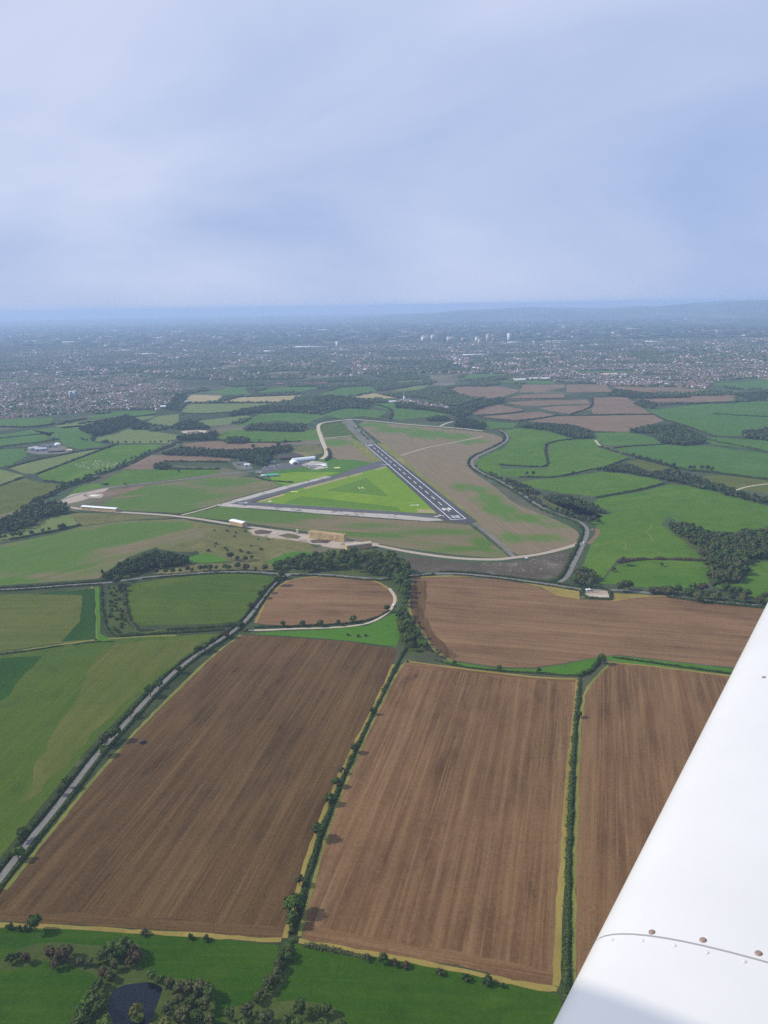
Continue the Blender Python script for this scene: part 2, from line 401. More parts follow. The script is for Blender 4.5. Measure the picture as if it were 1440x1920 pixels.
def crown_arrays(rng, h, r, base, nclump, nleaf, leaf, flat=1.0):
    """crown of leafy clumps; returns quads verts and core tris"""
    iv, if_ = ico(); QV = []; TV = []; TF = []; off = 0
    ch = h - base; cz = base + ch * .52
    for i in range(nclump):
        if i == 0: c = np.array([0, 0, cz]); cr = min(r, ch / 2) * .66
        else:
            d = sphere_pts(1, rng)[0]; d[2] = abs(d[2]) * 1.1 - .35
            c = np.array([d[0] * r * .66, d[1] * r * .66, cz + d[2] * ch * .42]) * 1.0
            cr = r * rng.uniform(.30, .48)
        p = sphere_pts(nleaf, rng); p[:, 2] *= flat
        rr = cr * rng.uniform(.82, 1.12, nleaf)[:, None]
        QV.append(leafquads(c + p * rr, p, leaf, rng))
        cv = iv * cr * .86 * rng.uniform(.9, 1.08, (len(iv), 1)) + c
        TV.append(cv); TF.append(if_ + off); off += len(cv)
    qv = np.concatenate(QV); tv = np.concatenate(TV); tf = np.concatenate(TF)
    return qv, tv, tf
def crown_mesh(name, seed, h, r, base, nclump=13, nleaf=34, leaf=.62, flat=1.0, mat='leaves'):
    rng = np.random.default_rng(seed)
    qv, tv, tf = crown_arrays(rng, h, r, base, nclump, nleaf, leaf, flat)
    q = np.arange(len(qv)).reshape(-1, 4)
    return np_mesh(name, np.concatenate([qv, tv]), quads=q, tris=tf + len(qv), mats=[mat])
def trunk_mesh(name, seed, h, r0):
    rng = random.Random(seed); bm = bmesh.new()
    def limb(a, b2, ra, rb, seg=6):
        d = (b2 - a).normalized(); u = d.orthogonal().normalized(); v_ = d.cross(u); rings = []
        for p, rr in ((a, ra), (b2, rb)): rings.append([bm.verts.new(p + (u * math.cos(6.283 * i / seg) + v_ * math.sin(6.283 * i / seg)) * rr) for i in range(seg)])
        for i in range(seg): bm.faces.new((rings[0][i], rings[0][(i + 1) % seg], rings[1][(i + 1) % seg], rings[1][i]))
    top = Vector((rng.uniform(-.2, .2), rng.uniform(-.2, .2), h)); limb(Vector((0, 0, -.3)), top, r0, r0 * .6)
    for i in range(4):
        a = 6.283 * i / 4 + rng.random(); limb(top - Vector((0, 0, h * .1 * i)), top + Vector((math.cos(a) * h * .55, math.sin(a) * h * .55, h * .6)), r0 * .45, r0 * .15, 5)
    me = bpy.data.meshes.new(name); bm.to_mesh(me); bm.free(); me.materials.append(MATS['bark']); return me

TREE = {}
for kind, mat in (('oak', 'leaves'), ('bright', 'leaves_bright'), ('yellow', 'leaves_yellow'), ('brown', 'leaves_brown'), ('olive', 'leaves_olive')):
    TREE[kind] = [(crown_mesh('crown', 11 * i + len(kind) * 101, 12, 5.6, 2.2, mat=mat), trunk_mesh('trunk', i, 4.5, .45)) for i in range(4)]
TREE['tall'] = [(crown_mesh('crown', 301 + i, 14, 3.4, 1.5, 13, 32, .6, 1.1), trunk_mesh('trunk', 40 + i, 5, .4)) for i in range(3)]
BUSH = {}
for kind, mat in (('green', 'hedge_leaves'), ('bright', 'leaves_bright'), ('brown', 'leaves_brown'), ('olive', 'leaves_olive'), ('yellow', 'leaves_yellow')):
    BUSH[kind] = [(crown_mesh('foliage', 601 + 7 * i + len(kind) * 31, 3.6, 2.4, .1, 8, 26, .42, .9, mat), trunk_mesh('stem', 80 + i, 1.2, .12)) for i in range(3)]
NTREE = 0; TREE_SCALE = 1.4; BUSH_SCALE = 1.4
def tree(px, py, size, kind, label, group, world=None, name='tree', wide=1.0):
    """size = height in metres; px,py = foot of the trunk"""
    global NTREE; NTREE += 1
    p = world if world is not None else G(px, py)
    o = empty(name, (p.x, p.y, 0), random.uniform(0, 6.28), label, 'tree', group)
    cm, tm = random.choice(TREE[kind]); h0 = 14. if kind == 'tall' else 12.
    s = size * TREE_SCALE / h0; o.scale = (s * wide * random.uniform(.9, 1.1), s * wide * random.uniform(.9, 1.1), s)
    link('trunk', tm, o); link('crown', cm, o); return o
def bush(px, py, size, kind, label, group, world=None):
    p = world if world is not None else G(px, py)
    o = empty('bush', (p.x, p.y, 0), random.uniform(0, 6.28), label, 'bush', group)
    cm, tm = random.choice(BUSH[kind]); s = size * BUSH_SCALE / 3.6; o.scale = (s * random.uniform(.9, 1.25), s * random.uniform(.9, 1.25), s)
    link('stem', tm, o); link('foliage', cm, o); return o

def hedge(px, label, h=2.4, wd=2.8, mat='hedge_leaves', group=None, world=None, gap=0.0, leaf=None, name='hedge', z0=0.0, lump=.3):
    """an uneven hedge of leaf-sized faces on a solid core, one object"""
    P = world if world else smooth_open(GP(px), 1)
    Q = [P[0]]
    far = sum(p.length for p in P) / len(P)
    st = max(1.2, far * .0022); leaf = leaf or max(.50, far * .0006); ppm = max(5, 26 / (1 + far / 500.))
    for p in P[1:]:
        d = (p - Q[-1]).length; n = max(1, int(d / st)); a = Q[-1]
        for j in range(1, n + 1): Q.append(a.lerp(p, j / n))
    V = []; F = []; prev = None; rng = RNG; cen = []; nor = []
    seed = rng.uniform(0, 99)
    for i, p in enumerate(Q):
        a = Q[max(0, i - 1)]; b2 = Q[min(len(Q) - 1, i + 1)]; d = (b2 - a).normalized() if (b2 - a).length > 1e-6 else Vector((1, 0)); nrm = Vector((-d.y, d.x))
        nv = noise.noise((p.x * .07, p.y * .07, seed)); n2 = noise.noise((p.x * .3, p.y * .3, seed + 5))
        if gap and noise.noise((p.x * .03, p.y * .03, seed + 9)) < gap - .6: prev = None; continue
        hh = h * (1 + lump * nv * 1.8 + .34 * n2); ww = wd * (1 + lump * nv + .32 * n2) / 2; pc = p + nrm * n2 * wd * .25
        sec = [(-1, 0.), (-.95, .62), (-.5, .95), (.5, .95), (.95, .62), (1, 0.)]
        ring = []
        for (sx, sz) in sec:
            ring.append(len(V)); q = pc + nrm * sx * ww * .70; V.append((q.x, q.y, z0 + sz * hh * .72 - (.2 if sz == 0 else 0)))
        if prev:
            for j in range(5): F.append((prev[j], ring[j], ring[j + 1], prev[j + 1]))
        prev = ring
        nl = max(3, int(ppm * st))
        for _ in range(nl):
            t_ = rng.uniform(-1, 1); an = rng.uniform(0, math.pi); sx = math.cos(an); sz = abs(math.sin(an))
            rj = rng.uniform(.72, 1.22); q = pc + nrm * sx * ww * rj + d * t_ * st * .6; cen.append((q.x, q.y, z0 + (.12 + .80 * sz * rj) * hh)); nor.append((nrm.x * sx, nrm.y * sx, sz + .1))
    if not V: return None
    lq = leafquads(np.array(cen), np.array(nor), leaf, rng)
    nq = np.arange(len(lq)).reshape(-1, 4) + len(V)
    quads = np.concatenate([np.array(F).reshape(-1, 4), nq]) if F else nq
    me = np_mesh(name, np.concatenate([np.array(V), lq]), quads=quads); o = link(name, me, None, mat)
    return prop(o, label, 'hedge', group)
def wood_stuff(name, pts, hs, rs, mats, label, leaf=1.6, nclump=4, nleaf=7, split=None):
    """a far wood that reads as one mass: many small crowns in one object"""
    rng = RNG; QV = []; TV = []; TF = []; off = 0; mi = []
    ti = []
    for (x, y), h, r in zip(pts, hs, rs):
        qv, tv, tf = crown_arrays(rng, h, r, h * .12, nclump, nleaf, leaf * r / 5., 1.)
        o_ = np.array([x, y, 0]); QV.append(qv + o_); TV.append(tv + o_); TF.append(tf + off); off += len(tv)
        k_ = int(rng.choice(len(mats), p=split)) if split else 0
        mi.append(np.full(len(qv) // 4, k_)); ti.append(np.full(len(tf), k_))
    qv = np.concatenate(QV); tv = np.concatenate(TV); tf = np.concatenate(TF)
    me = np_mesh(name, np.concatenate([qv, tv]), quads=np.arange(len(qv)).reshape(-1, 4), tris=tf + len(qv), mats=mats, midx=np.concatenate(mi + ti))
    o = link(name, me); return prop(o, label, 'woodland', None, 'stuff')
def scatter(px, spacing, seed=0, world=None):
    """points spread through a polygon at about the given spacing"""
    P = np.array([(p.x, p.y) for p in (world or GP(px))]); rng = np.random.default_rng(seed)
    lo, hi = P.min(0), P.max(0); xs = np.arange(lo[0], hi[0], spacing); ys = np.arange(lo[1], hi[1], spacing * .87)
    gx, gy = np.meshgrid(xs, ys); gx = gx + (np.arange(len(ys)) % 2)[:, None] * spacing / 2
    g = np.stack([gx.ravel(), gy.ravel()], 1) + rng.uniform(-.36, .36, (gx.size, 2)) * spacing
    return g[inside(g, P)]

# ================================================================== THE LAND
# ground disc and far ridge
n = 96; vs = [(0, 0, 0)]; tr = []
rads = [500, 1500, 4000, 9000, 20000, 44000]
for r_ in rads:
    for i in range(n): a = 6.28319 * i / n; vs.append((r_ * math.cos(a), r_ * math.sin(a), 0))
for i in range(n): tr.append((0, 1 + i, 1 + (i + 1) % n))
qd = []
for k_ in range(len(rads) - 1):
    for i in range(n): a = 1 + k_ * n; qd.append((a + i, a + n + i, a + n + (i + 1) % n, a + (i + 1) % n))
g = link('ground', np_mesh('ground', vs, quads=qd, tris=tr), None, 'countryside'); g['kind'] = 'structure'
def ridge(px0, px1, dist, hgt, depth, seed):
    NX, NY = 60, 10; v = []; q = []
    for j in range(NY + 1):
        for i in range(NX + 1):
            px = px0 + (px1 - px0) * i / NX; d = ray(px, 700); a = math.atan2(d.x, d.y); rr = dist + depth * (j / NY - .5)
            e = math.sin(math.pi * i / NX) ** .5 * math.sin(math.pi * j / NY)
            hh = hgt * e * (.75 + .5 * noise.noise((i * .13, j * .2, seed)) + .25 * noise.noise((i * .5, j * .5, seed)))
            v.append((rr * math.sin(a), rr * math.cos(a), min(410., max(0, hh)) - 3))
    for j in range(NY):
        for i in range(NX): a = j * (NX + 1) + i; q.append((a, a + 1, a + NX + 2, a + NX + 1))
    o = link('hill', np_mesh('hill', v, quads=q), None, 'countryside'); o['kind'] = 'structure'
ridge(640, 2500, 26000, 470, 11000, 1.3); ridge(1150, 2300, 15500, 75, 4000, 4.1)

PL, PP, FS = 'ploughed_soil', 'ploughed_soil_pale', 'far_soil'
# near fields
field('ploughed_field', [(455,1190),(560,1196),(650,1203),(744,1217),(742,1232),(700,1330),(640,1440),(590,1560),(560,1660),(530,1760),(460,1757),(380,1748),(200,1738),(70,1730),(0,1727),(-60,1724),(-40,1700),(60,1600),(130,1516),(230,1396),(330,1296),(400,1230)], 'ploughed_soil_dark', row=((417,1690),(480,1577)), smooth=0)
field('ploughed_field', [(765,1243),(850,1250),(940,1262),(1030,1272),(1083,1272),(1075,1350),(1062,1450),(1052,1600),(1046,1750),(1043,1848),(950,1835),(860,1812),(760,1795),(650,1775),(565,1762),(575,1700),(610,1560),(660,1430),(720,1310),(750,1250)], PL, row=((729,1592),(801,1390)), smooth=0)
field('ploughed_field', [(1150,1243),(1250,1254),(1363,1268),(1600,1295),(1760,1500),(1500,1980),(1085,1980),(1078,1790),(1080,1600),(1085,1450),(1092,1330),(1100,1290),(1125,1262)], PL, row=((1164,1462),(1159,1309)), smooth=0)
field('ploughed_field', [(775,1085),(860,1082),(940,1086),(1000,1098),(1045,1115),(1090,1124),(1148,1125),(1200,1119),(1262,1118),(1330,1128),(1436,1140),(1560,1152),(1560,1275),(1363,1250),(1250,1238),(1160,1228),(1120,1232),(1060,1243),(1000,1252),(930,1250),(850,1238),(815,1220),(790,1180),(765,1150),(768,1110)], PP, row=((849,1125),(1101,1144)), smooth=0)
field('ploughed_field', [(540,1085),(600,1081),(680,1083),(720,1097),(742,1115),(740,1132),(725,1152),(690,1163),(640,1170),(560,1174),(480,1170),(475,1160),(500,1125),(525,1098)], PP, row=((520,1130),(720,1133)))
field('grass_field', [(245,1095),(300,1086),(400,1076),(480,1076),(512,1082),(515,1092),(490,1120),(455,1165),(400,1170),(330,1172),(250,1172),(238,1160),(232,1110)], 'green_crop', row=((250,1150),(440,1152)))
field('crop_field', [(-120,1116),(0,1115),(90,1112),(185,1100),(183,1200),(110,1206),(0,1222),(-120,1236)], 'olive_crop', row=((20,1150),(150,1150)), smooth=0)
field('crop_patch', [(60,1114),(178,1103),(180,1199),(115,1203),(150,1165),(155,1116)], 'dark_crop', z=.12, row=((160,1190),(165,1120)), smooth=0, keep=False)
field('grass_margin', [(178,1103),(187,1100),(188,1188),(212,1202),(183,1205)], 'airfield_grass_deep', z=.14, smooth=0, keep=False)
field('crop_field', [(-160,1250),(0,1230),(110,1213),(200,1199),(280,1194),(390,1189),(414,1190),(370,1222),(300,1268),(240,1328),(170,1398),(100,1484),(0,1608),(-160,1800)], 'green_crop', row=((60,1560),(330,1245)), smooth=0)
field('crop_patch', [(-140,1252),(80,1226),(68,1244),(32,1278),(12,1315),(-140,1345)], 'dark_crop', z=.12, row=((0,1300),(60,1240)), keep=False)
field('crop_patch', [(190,1205),(390,1196),(330,1240),(260,1290),(150,1400),(30,1540),(60,1440),(150,1300)], 'olive_crop', z=.11, row=((60,1560),(330,1245)), smooth=2, keep=False, amp=8)
field('meadow', [(-160,1738),(70,1741),(200,1747),(380,1758),(524,1772),(515,1812),(480,1870),(440,1960),(420,2080),(-200,2080)], 'pasture_deep', row=((50,1850),(300,1850)), smooth=0)
field('meadow', [(545,1768),(650,1785),(800,1810),(950,1842),(1045,1862),(1100,2080),(420,2080),(480,1950),(520,1880)], 'pasture_deep', row=((600,1870),(900,1890)), smooth=0)
field('grass_patch', [(520,1184),(600,1181),(690,1173),(738,1150),(762,1155),(752,1180),(745,1213),(650,1201),(560,1194),(465,1188)], 'airfield_grass_deep', z=.08, row=((560,1190),(700,1190)), smooth=0)
field('grass_patch', [(930,1253),(1000,1255),(1060,1246),(1118,1233),(1120,1250),(1100,1265),(1000,1263),(930,1259),(840,1246),(830,1238)], 'airfield_grass_deep', z=.08, row=((930,1253),(1060,1246)), smooth=0)
field('grass_patch', [(1130,1231),(1160,1230),(1363,1253),(1560,1280),(1560,1292),(1363,1264),(1150,1240)], 'airfield_grass_deep', z=.08, row=((1160,1232),(1363,1256)), smooth=0)
field('headland', [(0,1705),(120,1712),(300,1722),(450,1732),(536,1740),(530,1759),(460,1756),(380,1747),(200,1737),(70,1729),(0,1726),(-60,1723),(-60,1702)], 'ploughed_soil_dark', z=.075, row=((100,1728),(400,1745)), smooth=0, amp=3, keep=False)
field('headland', [(570,1735),(660,1750),(770,1770),(870,1788),(960,1808),(1044,1822),(1043,1847),(950,1834),(860,1811),(760,1794),(650,1774),(566,1761)], 'ploughed_soil', z=.075, row=((650,1770),(950,1825)), smooth=0, amp=3, keep=False)
field('headland', [(757,1252),(850,1258),(940,1270),(1078,1280),(1082,1273),(1030,1272),(940,1263),(850,1251),(765,1244)], 'ploughed_soil', z=.075, row=((800,1250),(1000,1270)), smooth=0, amp=2, keep=False)
field('headland', [(778,1088),(800,1090),(796,1150),(815,1190),(860,1232),(850,1237),(816,1219),(791,1179),(767,1149),(770,1110)], 'ploughed_soil_dark', z=.075, row=((780,1100),(785,1160)), smooth=0, amp=3, keep=False)
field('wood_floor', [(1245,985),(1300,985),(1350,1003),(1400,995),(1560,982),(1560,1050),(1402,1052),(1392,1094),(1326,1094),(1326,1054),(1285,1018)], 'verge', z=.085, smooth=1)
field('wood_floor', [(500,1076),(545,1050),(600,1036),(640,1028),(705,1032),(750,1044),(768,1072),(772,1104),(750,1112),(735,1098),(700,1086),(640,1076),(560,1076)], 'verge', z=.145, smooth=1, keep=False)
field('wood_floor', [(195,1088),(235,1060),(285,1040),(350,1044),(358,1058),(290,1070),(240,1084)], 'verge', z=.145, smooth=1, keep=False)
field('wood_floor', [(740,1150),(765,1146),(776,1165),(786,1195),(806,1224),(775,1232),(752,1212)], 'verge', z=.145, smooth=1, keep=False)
# tan margins
for px, wd, mt in (
    ([(-120,1731),(70,1736),(200,1743),(380,1753),(460,1760),(528,1763)], 5.5, 'dry_margin'),
    ([(533,1760),(562,1660),(592,1560),(642,1440),(700,1330),(738,1245)], 5.0, 'dry_margin'),
    ([(560,1757),(581,1680),(613,1560),(663,1430),(719,1310),(753,1245),(770,1238)], 4.0, 'green_margin'),
    ([(1043,1852),(1047,1750),(1055,1600),(1065,1450),(1077,1350),(1084,1275)], 6.5, 'dry_margin'),
    ([(760,1240),(850,1251),(940,1263),(1030,1272),(1082,1273)], 4.5, 'dry_margin'),
    ([(560,1765),(650,1780),(760,1800),(860,1818),(950,1841),(1045,1857)], 5.5, 'dry_margin'),
    ([(1078,1990),(1076,1800),(1078,1600),(1083,1450),(1090,1330),(1098,1292),(1125,1262),(1145,1243)], 4.0, 'green_margin'),
    ([(1140,1241),(1250,1252),(1363,1267),(1560,1292)], 5.0, 'dry_margin'),
    ([(770,1083),(860,1079),(940,1083),(1005,1096),(1050,1112),(1088,1122)], 9.0, 'dry_margin'),
    ([(1262,1117),(1330,1127),(1436,1139),(1560,1151)], 7.0, 'dry_margin'),
    ([(10,1668),(130,1516),(232,1394),(332,1293),(402,1226),(452,1190)], 5.0, 'green_margin'),
    ([(478,1168),(500,1122),(527,1094),(560,1083),(640,1079),(700,1086),(738,1109),(744,1128)], 6.0, 'dry_margin'),
    ([(172,1100),(178,1150),(181,1204)], 5.0, 'green_margin'),
    ([(768,1090),(766,1150),(790,1185),(815,1222),(850,1240)], 5.0, 'green_margin'),
    ([(-120,1240),(0,1226),(110,1209),(200,1197),(330,1191)], 6.0, 'green_margin')):
    ribbon('grass_margin', px, wd * .74, mt, z=.10, amp=1.7)
field('dry_patch', [(1000,1094),(1085,1106),(1086,1124),(1045,1117)], 'dry_margin', z=.12, smooth=0, keep=False)
field('dry_patch', [(1150,1112),(1258,1118),(1200,1120),(1148,1128)], 'dry_margin', z=.12, smooth=0, keep=False)

# airfield
field('crop_field', [(345,967),(415,949),(500,957),(620,966),(700,972),(830,980),(880,985),(900,1000),(955,1045),(930,1046),(850,1040),(760,1028),(700,1018),(600,1000),(445,978)], 'greening_crop', row=((420,965),(820,1000)), smooth=0,
      blobs=[(440,962,80,12,1.),(520,970,70,8,.9),(760,1000,120,6,.6),(690,985,60,6,.5),(905,1020,14,12,.9),(860,1030,60,5,.5)])
field('crop_field', [(662,788),(755,797),(862,806),(920,812),(945,822),(938,838),(905,852),(880,868),(885,885),(925,910),(965,945),(1010,962),(1060,982),(1087,1000),(1085,1018),(1050,1028),(1000,1038),(965,1042),(905,990),(800,895),(716,831)], 'emerging_crop', row=((880,985),(705,832)), smooth=1,
      blobs=[(690,797,40,5,1.),(745,806,50,6,1.),(800,813,45,7,1.1),(850,818,35,6,1.),(885,828,40,6,.8),(870,912,22,9,.9),(895,918,30,8,.9),(915,935,30,12,1.1),(935,955,35,12,1.1),(985,972,50,10,.9),(1040,985,35,9,.7),(960,1008,40,12,.8),(1015,1008,50,10,.9)])
field('crop_field', [(190,946),(232,924),(282,909),(413,893),(480,896),(535,909),(440,935),(412,945),(340,962),(225,957)], 'greening_crop', row=((230,940),(440,915)), smooth=0,
      blobs=[(230,945,60,10,1.),(330,935,80,14,.8),(290,920,80,8,.8),(420,905,60,8,.7),(330,955,50,5,.8)])
field('crop_field', [(-120,1040),(0,1022),(100,1002),(150,988),(230,977),(345,973),(390,986),(385,1005),(365,1022),(290,1027),(240,1045),(203,1070),(186,1085),(100,1091),(0,1098),(-120,1101)], 'greening_crop', row=((60,1060),(260,1010)), smooth=0,
      blobs=[(60,1045,110,22,1.1),(170,1010,110,16,1.1),(260,990,80,10,.9),(120,1065,70,10,.6),(20,1090,60,8,.7),(-60,1060,60,20,.8)])
field('rough_ground', [(345,975),(445,990),(480,1005),(560,1012),(592,1030),(560,1047),(480,1046),(400,1054),(300,1062),(262,1072),(330,1074),(440,1066),(520,1070),(560,1050),(520,1060),(385,1030),(395,1005)], 'rough_grass', z=.07, row=((380,1000),(520,1040)), keep=False, smooth=0)
field('rough_ground', [(380,985),(460,990),(520,1005),(600,1025),(560,1050),(470,1055),(380,1050),(365,1025),(385,1005)], 'rough_grass', z=.085, row=((380,1000),(520,1040)))
field('bare_ground', [(290,1027),(345,1018),(388,1008),(385,1030),(350,1036),(310,1032)], 'rough_grass', z=.09, row=((300,1030),(380,1015)))
field('stubble_strip', [(255,1076),(330,1059),(440,1054),(520,1062),(520,1072),(440,1068),(330,1076)], 'rough_grass', z=.09, row=((270,1070),(500,1062)))
field('grass_patch', [(325,1056),(380,1036),(410,1042),(432,1052),(400,1055)], 'airfield_grass_deep', z=.10, row=((330,1050),(420,1050)))
field('grass_patch', [(492,1056),(545,1034),(590,1034),(565,1050),(520,1058)], 'airfield_grass_deep', z=.10, row=((500,1050),(580,1036)))
field('rough_ground', [(755,1040),(850,1054),(930,1058),(1000,1047),(1072,1030),(1066,1055),(1050,1082),(1000,1087),(930,1080),(860,1072),(765,1072)], 'rough_dark', z=.08, row=((780,1055),(1040,1055)))
field('grass_strip', [(600,797),(655,791),(681,832),(657,817),(608,821)], 'green_crop', z=.08, row=((610,815),(640,795)), smooth=0)
field('crop_field', [(609,824),(657,819),(679,835),(712,864),(690,870),(640,864),(614,852)], 'emerging_crop', z=.08, row=((615,845),(690,850)), smooth=0, blobs=[(630,830,30,8,1.1),(660,832,14,6,.7)])
field('grass_strip', [(655,818),(682,833),(720,865),(702,869),(668,843)], 'green_margin', z=.10, smooth=0)
field('grass_strip', [(704,832),(720,830),(908,985),(893,979)], 'green_margin', z=.10, smooth=0)
field('airfield_grass', [(500,886),(560,872),(612,860),(660,862),(705,868),(660,880),(623,894),(570,903),(533,912),(480,895)], 'airfield_grass_deep', z=.09, row=((520,890),(640,872)), smooth=0)
field('airfield_grass', [(505,890),(555,885),(620,885),(640,886),(570,902),(535,910),(510,902)], 'airfield_grass', z=.10, row=((520,890),(640,872)), smooth=0)
tri = field('airfield_grass', [(719,870),(822,964),(750,960),(620,951),(478,942),(570,913),(660,888)], 'airfield_grass', z=.09, row=((480,941),(719,872)), smooth=0)
field('mown_strip', [(567,930),(746,951),(752,959),(528,943.6)], 'mown_grass', z=.13, row=((528,943),(752,958)), smooth=0, keep=False)
field('mown_strip', [(688,896),(729,931),(612,919.5)], 'mown_grass', z=.13, row=((612,919),(729,931)), smooth=0, keep=False)
for q in ([(781,954.5),(818,956),(822,962),(785,961.5)], [(482,940),(530,926),(536,928),(490,941)], [(568,915),(650,893),(652,896),(572,917.5)], [(655,892),(679,885.5),(681,888.5),(657,894.5)], [(703,880),(725,873),(723,877),(705,882)]):
    field('dry_patch', q, 'straw_field', z=.15, smooth=0, keep=False, amp=1.)
# paved
ST = lambda o: o
run = field('runway', [(680,832),(704,831),(895,978),(882,983),(832,975),(822,966),(719,867)], 'runway_asphalt', z=.20, row=((859.5,973.4),(693.5,833.2)), smooth=0, amp=.6)
field('old_runway', [(640,791),(658,787),(705,831),(680,832)], 'broken_asphalt', z=.18, smooth=0, amp=2)
ribbon('old_runway_track', [(886,979),(918,1003),(964,1044)], 9, 'broken_asphalt', z=.18, amp=1)
field('taxiway', [(711,864),(728,873),(660,890),(568,914.5),(477,939.5),(455,946),(430,945),(470,935),(571,907),(623,895),(660,880)], 'taxi_asphalt', z=.19, smooth=0, amp=.5)
field('taxiway', [(447,942),(478,942),(620,951),(750,960),(824,967),(822,972),(750,965),(620,957),(500,949),(452,946)], 'taxi_asphalt', z=.215, smooth=0, amp=.5)
field('concrete_strip', [(623,894),(571,907),(470,935),(432,945),(412,946),(440,937),(531,912),(570,903),(610,893)], 'broken_concrete', z=.17, smooth=0, amp=2)
field('concrete_strip', [(408,946),(430,944),(452,946.5),(500,949.5),(620,957.5),(750,965.5),(822,972.5),(832,976),(800,977),(700,970),(600,963),(500,955),(410,949)], 'broken_concrete', z=.16, smooth=0, amp=2)
field('concrete_pad', [(455,992),(520,993),(580,1003),(640,1018),(705,1016),(705,1027),(640,1031),(600,1024),(560,1014),(480,1006)], 'rubble', z=.12, amp=9)
for q in ([(474,996),(490,993),(512,996),(508,1001),(480,1001)], [(526,1003),(545,1000),(566,1005),(560,1010),(532,1009)], [(584,1012),(605,1010),(622,1014),(610,1019),(588,1018)]):
    field('spoil_pit', q, 'pit_soil', z=.16, smooth=0, keep=False, amp=7)
field('yard', [(113,939),(130,928),(160,922),(200,914),(205,916),(180,930),(150,940),(125,945)], 'farm_track', z=.12)
field('bare_ground', [(150,928),(195,922),(280,908),(262,916),(215,930),(170,934)], 'far_soil', z=.13)
field('chalk_heap_floor', [(160,926),(195,925),(192,934),(165,933)], 'rubble', z=.15, keep=False)
field('apron', [(482,883),(500,874),(545,866),(572,864),(590,872),(560,877),(520,882),(495,888)], 'taxi_asphalt', z=.14, smooth=0)
field('car_park', [(565,872),(585,864),(612,868),(616,877),(590,881)], 'broken_concrete', z=.15, smooth=0)
field('farm_yard', [(46,848),(62,836),(112,834),(124,838),(138,846),(112,851),(72,852)], 'broken_asphalt', z=.12, smooth=0, amp=6)
field('depot_yard', [(1093,1105),(1140,1107),(1146,1122),(1090,1120)], 'rubble', z=.13, smooth=0)
field('yard', [(338,808),(385,806),(388,812),(345,813)], 'pale_track', z=.12)
field('paddock', [(434,867),(470,869),(474,880),(446,881)], 'broken_asphalt', z=.11, smooth=0)
field('paddock', [(548,838),(590,833),(603,838),(606,850),(575,856),(550,848)], 'rough_grass', z=.11, smooth=0)
# roads and tracks
ROADS = {}
def road(key, px, wd, mat='road_asphalt', z=.22, name='road'):
    ROADS[key] = smooth_open(GP(px), 2); return ribbon(name, None, wd, mat, z, .3, world=ROADS[key])
road('lane', [(-60,1725),(0,1648),(60,1570),(115,1503),(185,1410),(245,1345),(300,1285),(350,1240),(400,1208),(440,1182),(462,1163),(490,1128),(515,1098),(530,1083),(548,1076)], 6.0)
road('main', [(-120,1110),(0,1106),(60,1103),(120,1098),(190,1093.5),(215,1091),(250,1085),(300,1080),(340,1077),(400,1073),(450,1072),(500,1074),(530,1077),(560,1076),(620,1078),(680,1084),(720,1086),(770,1079),(820,1075),(870,1076),(930,1082),(990,1090),(1040,1097),(1090,1106),(1160,1106),(1200,1110),(1260,1117),(1320,1126),(1380,1132),(1440,1137),(1560,1148)], 7.0, z=.235)
road('side', [(1040,1096),(1062,1085),(1074,1060),(1088,1032),(1099,1008),(1102,992),(1091,980),(1062,969),(1020,956),(980,927),(940,903),(900,886),(882,871),(889,857),(915,846),(940,834),(953,824),(950,814),(938,806)], 8.0, z=.228)
road('track', [(118,948),(150,955),(220,960),(340,967.5),(445,985),(560,1001),(640,1014),(700,1021),(760,1034),(850,1047),(930,1050),(960,1046),(1010,1040),(1060,1028),(1092,1017)], 11.0, 'farm_track', .19, 'farm_track')
road('north', [(113,938),(160,923),(200,914),(280,906),(367,896),(413,889),(467,884.5),(485,882)], 8.0, 'road_asphalt', .2)
road('peri', [(602,861),(611,855),(613,847),(607,834),(601,818),(596,803),(598,794),(625,789.5),(660,786)], 13.0, 'pale_track', .17, 'track')
road('peri2', [(660,786),(700,789),(755,795),(795,798),(862,803),(905,808)], 11.0, 'pale_track', .165, 'track')
road('peri3', [(825,799),(838,793),(850,790)], 9.0, 'pale_track', .16, 'track')
road('cross', [(607,822),(640,819),(660,817)], 7.0, 'pale_track', .185, 'track')
road('cut', [(340,966),(372,958),(412,946)], 6.0, 'pale_track', .2, 'track')
road('inner', [(752,854),(790,842),(805,838),(860,828),(905,818)], 6.0, 'farm_track', .12, 'track')
road('lane2', [(60,945),(110,919),(150,905),(180,892),(220,879),(240,871),(282,850),(337,830)], 5.5, 'road_asphalt', .2)
road('bend', [(466,1182),(500,1181.5),(551,1179),(634,1177),(690,1170),(718,1156),(734,1142),(743,1122),(730,1103)], 4.5, 'pale_track', .2, 'track')
road('dirt', [(1116,825),(1124,836),(1140,841),(1180,853)], 7., 'pale_track', .15, 'track')
road('path', [(1372,922),(1400,912),(1450,906)], 6., 'pale_track', .15, 'track')
road('shoulder', [(1108,994),(1118,990),(1122,1000),(1112,1012),(1104,1020)], 9., 'far_soil', .14, 'track')

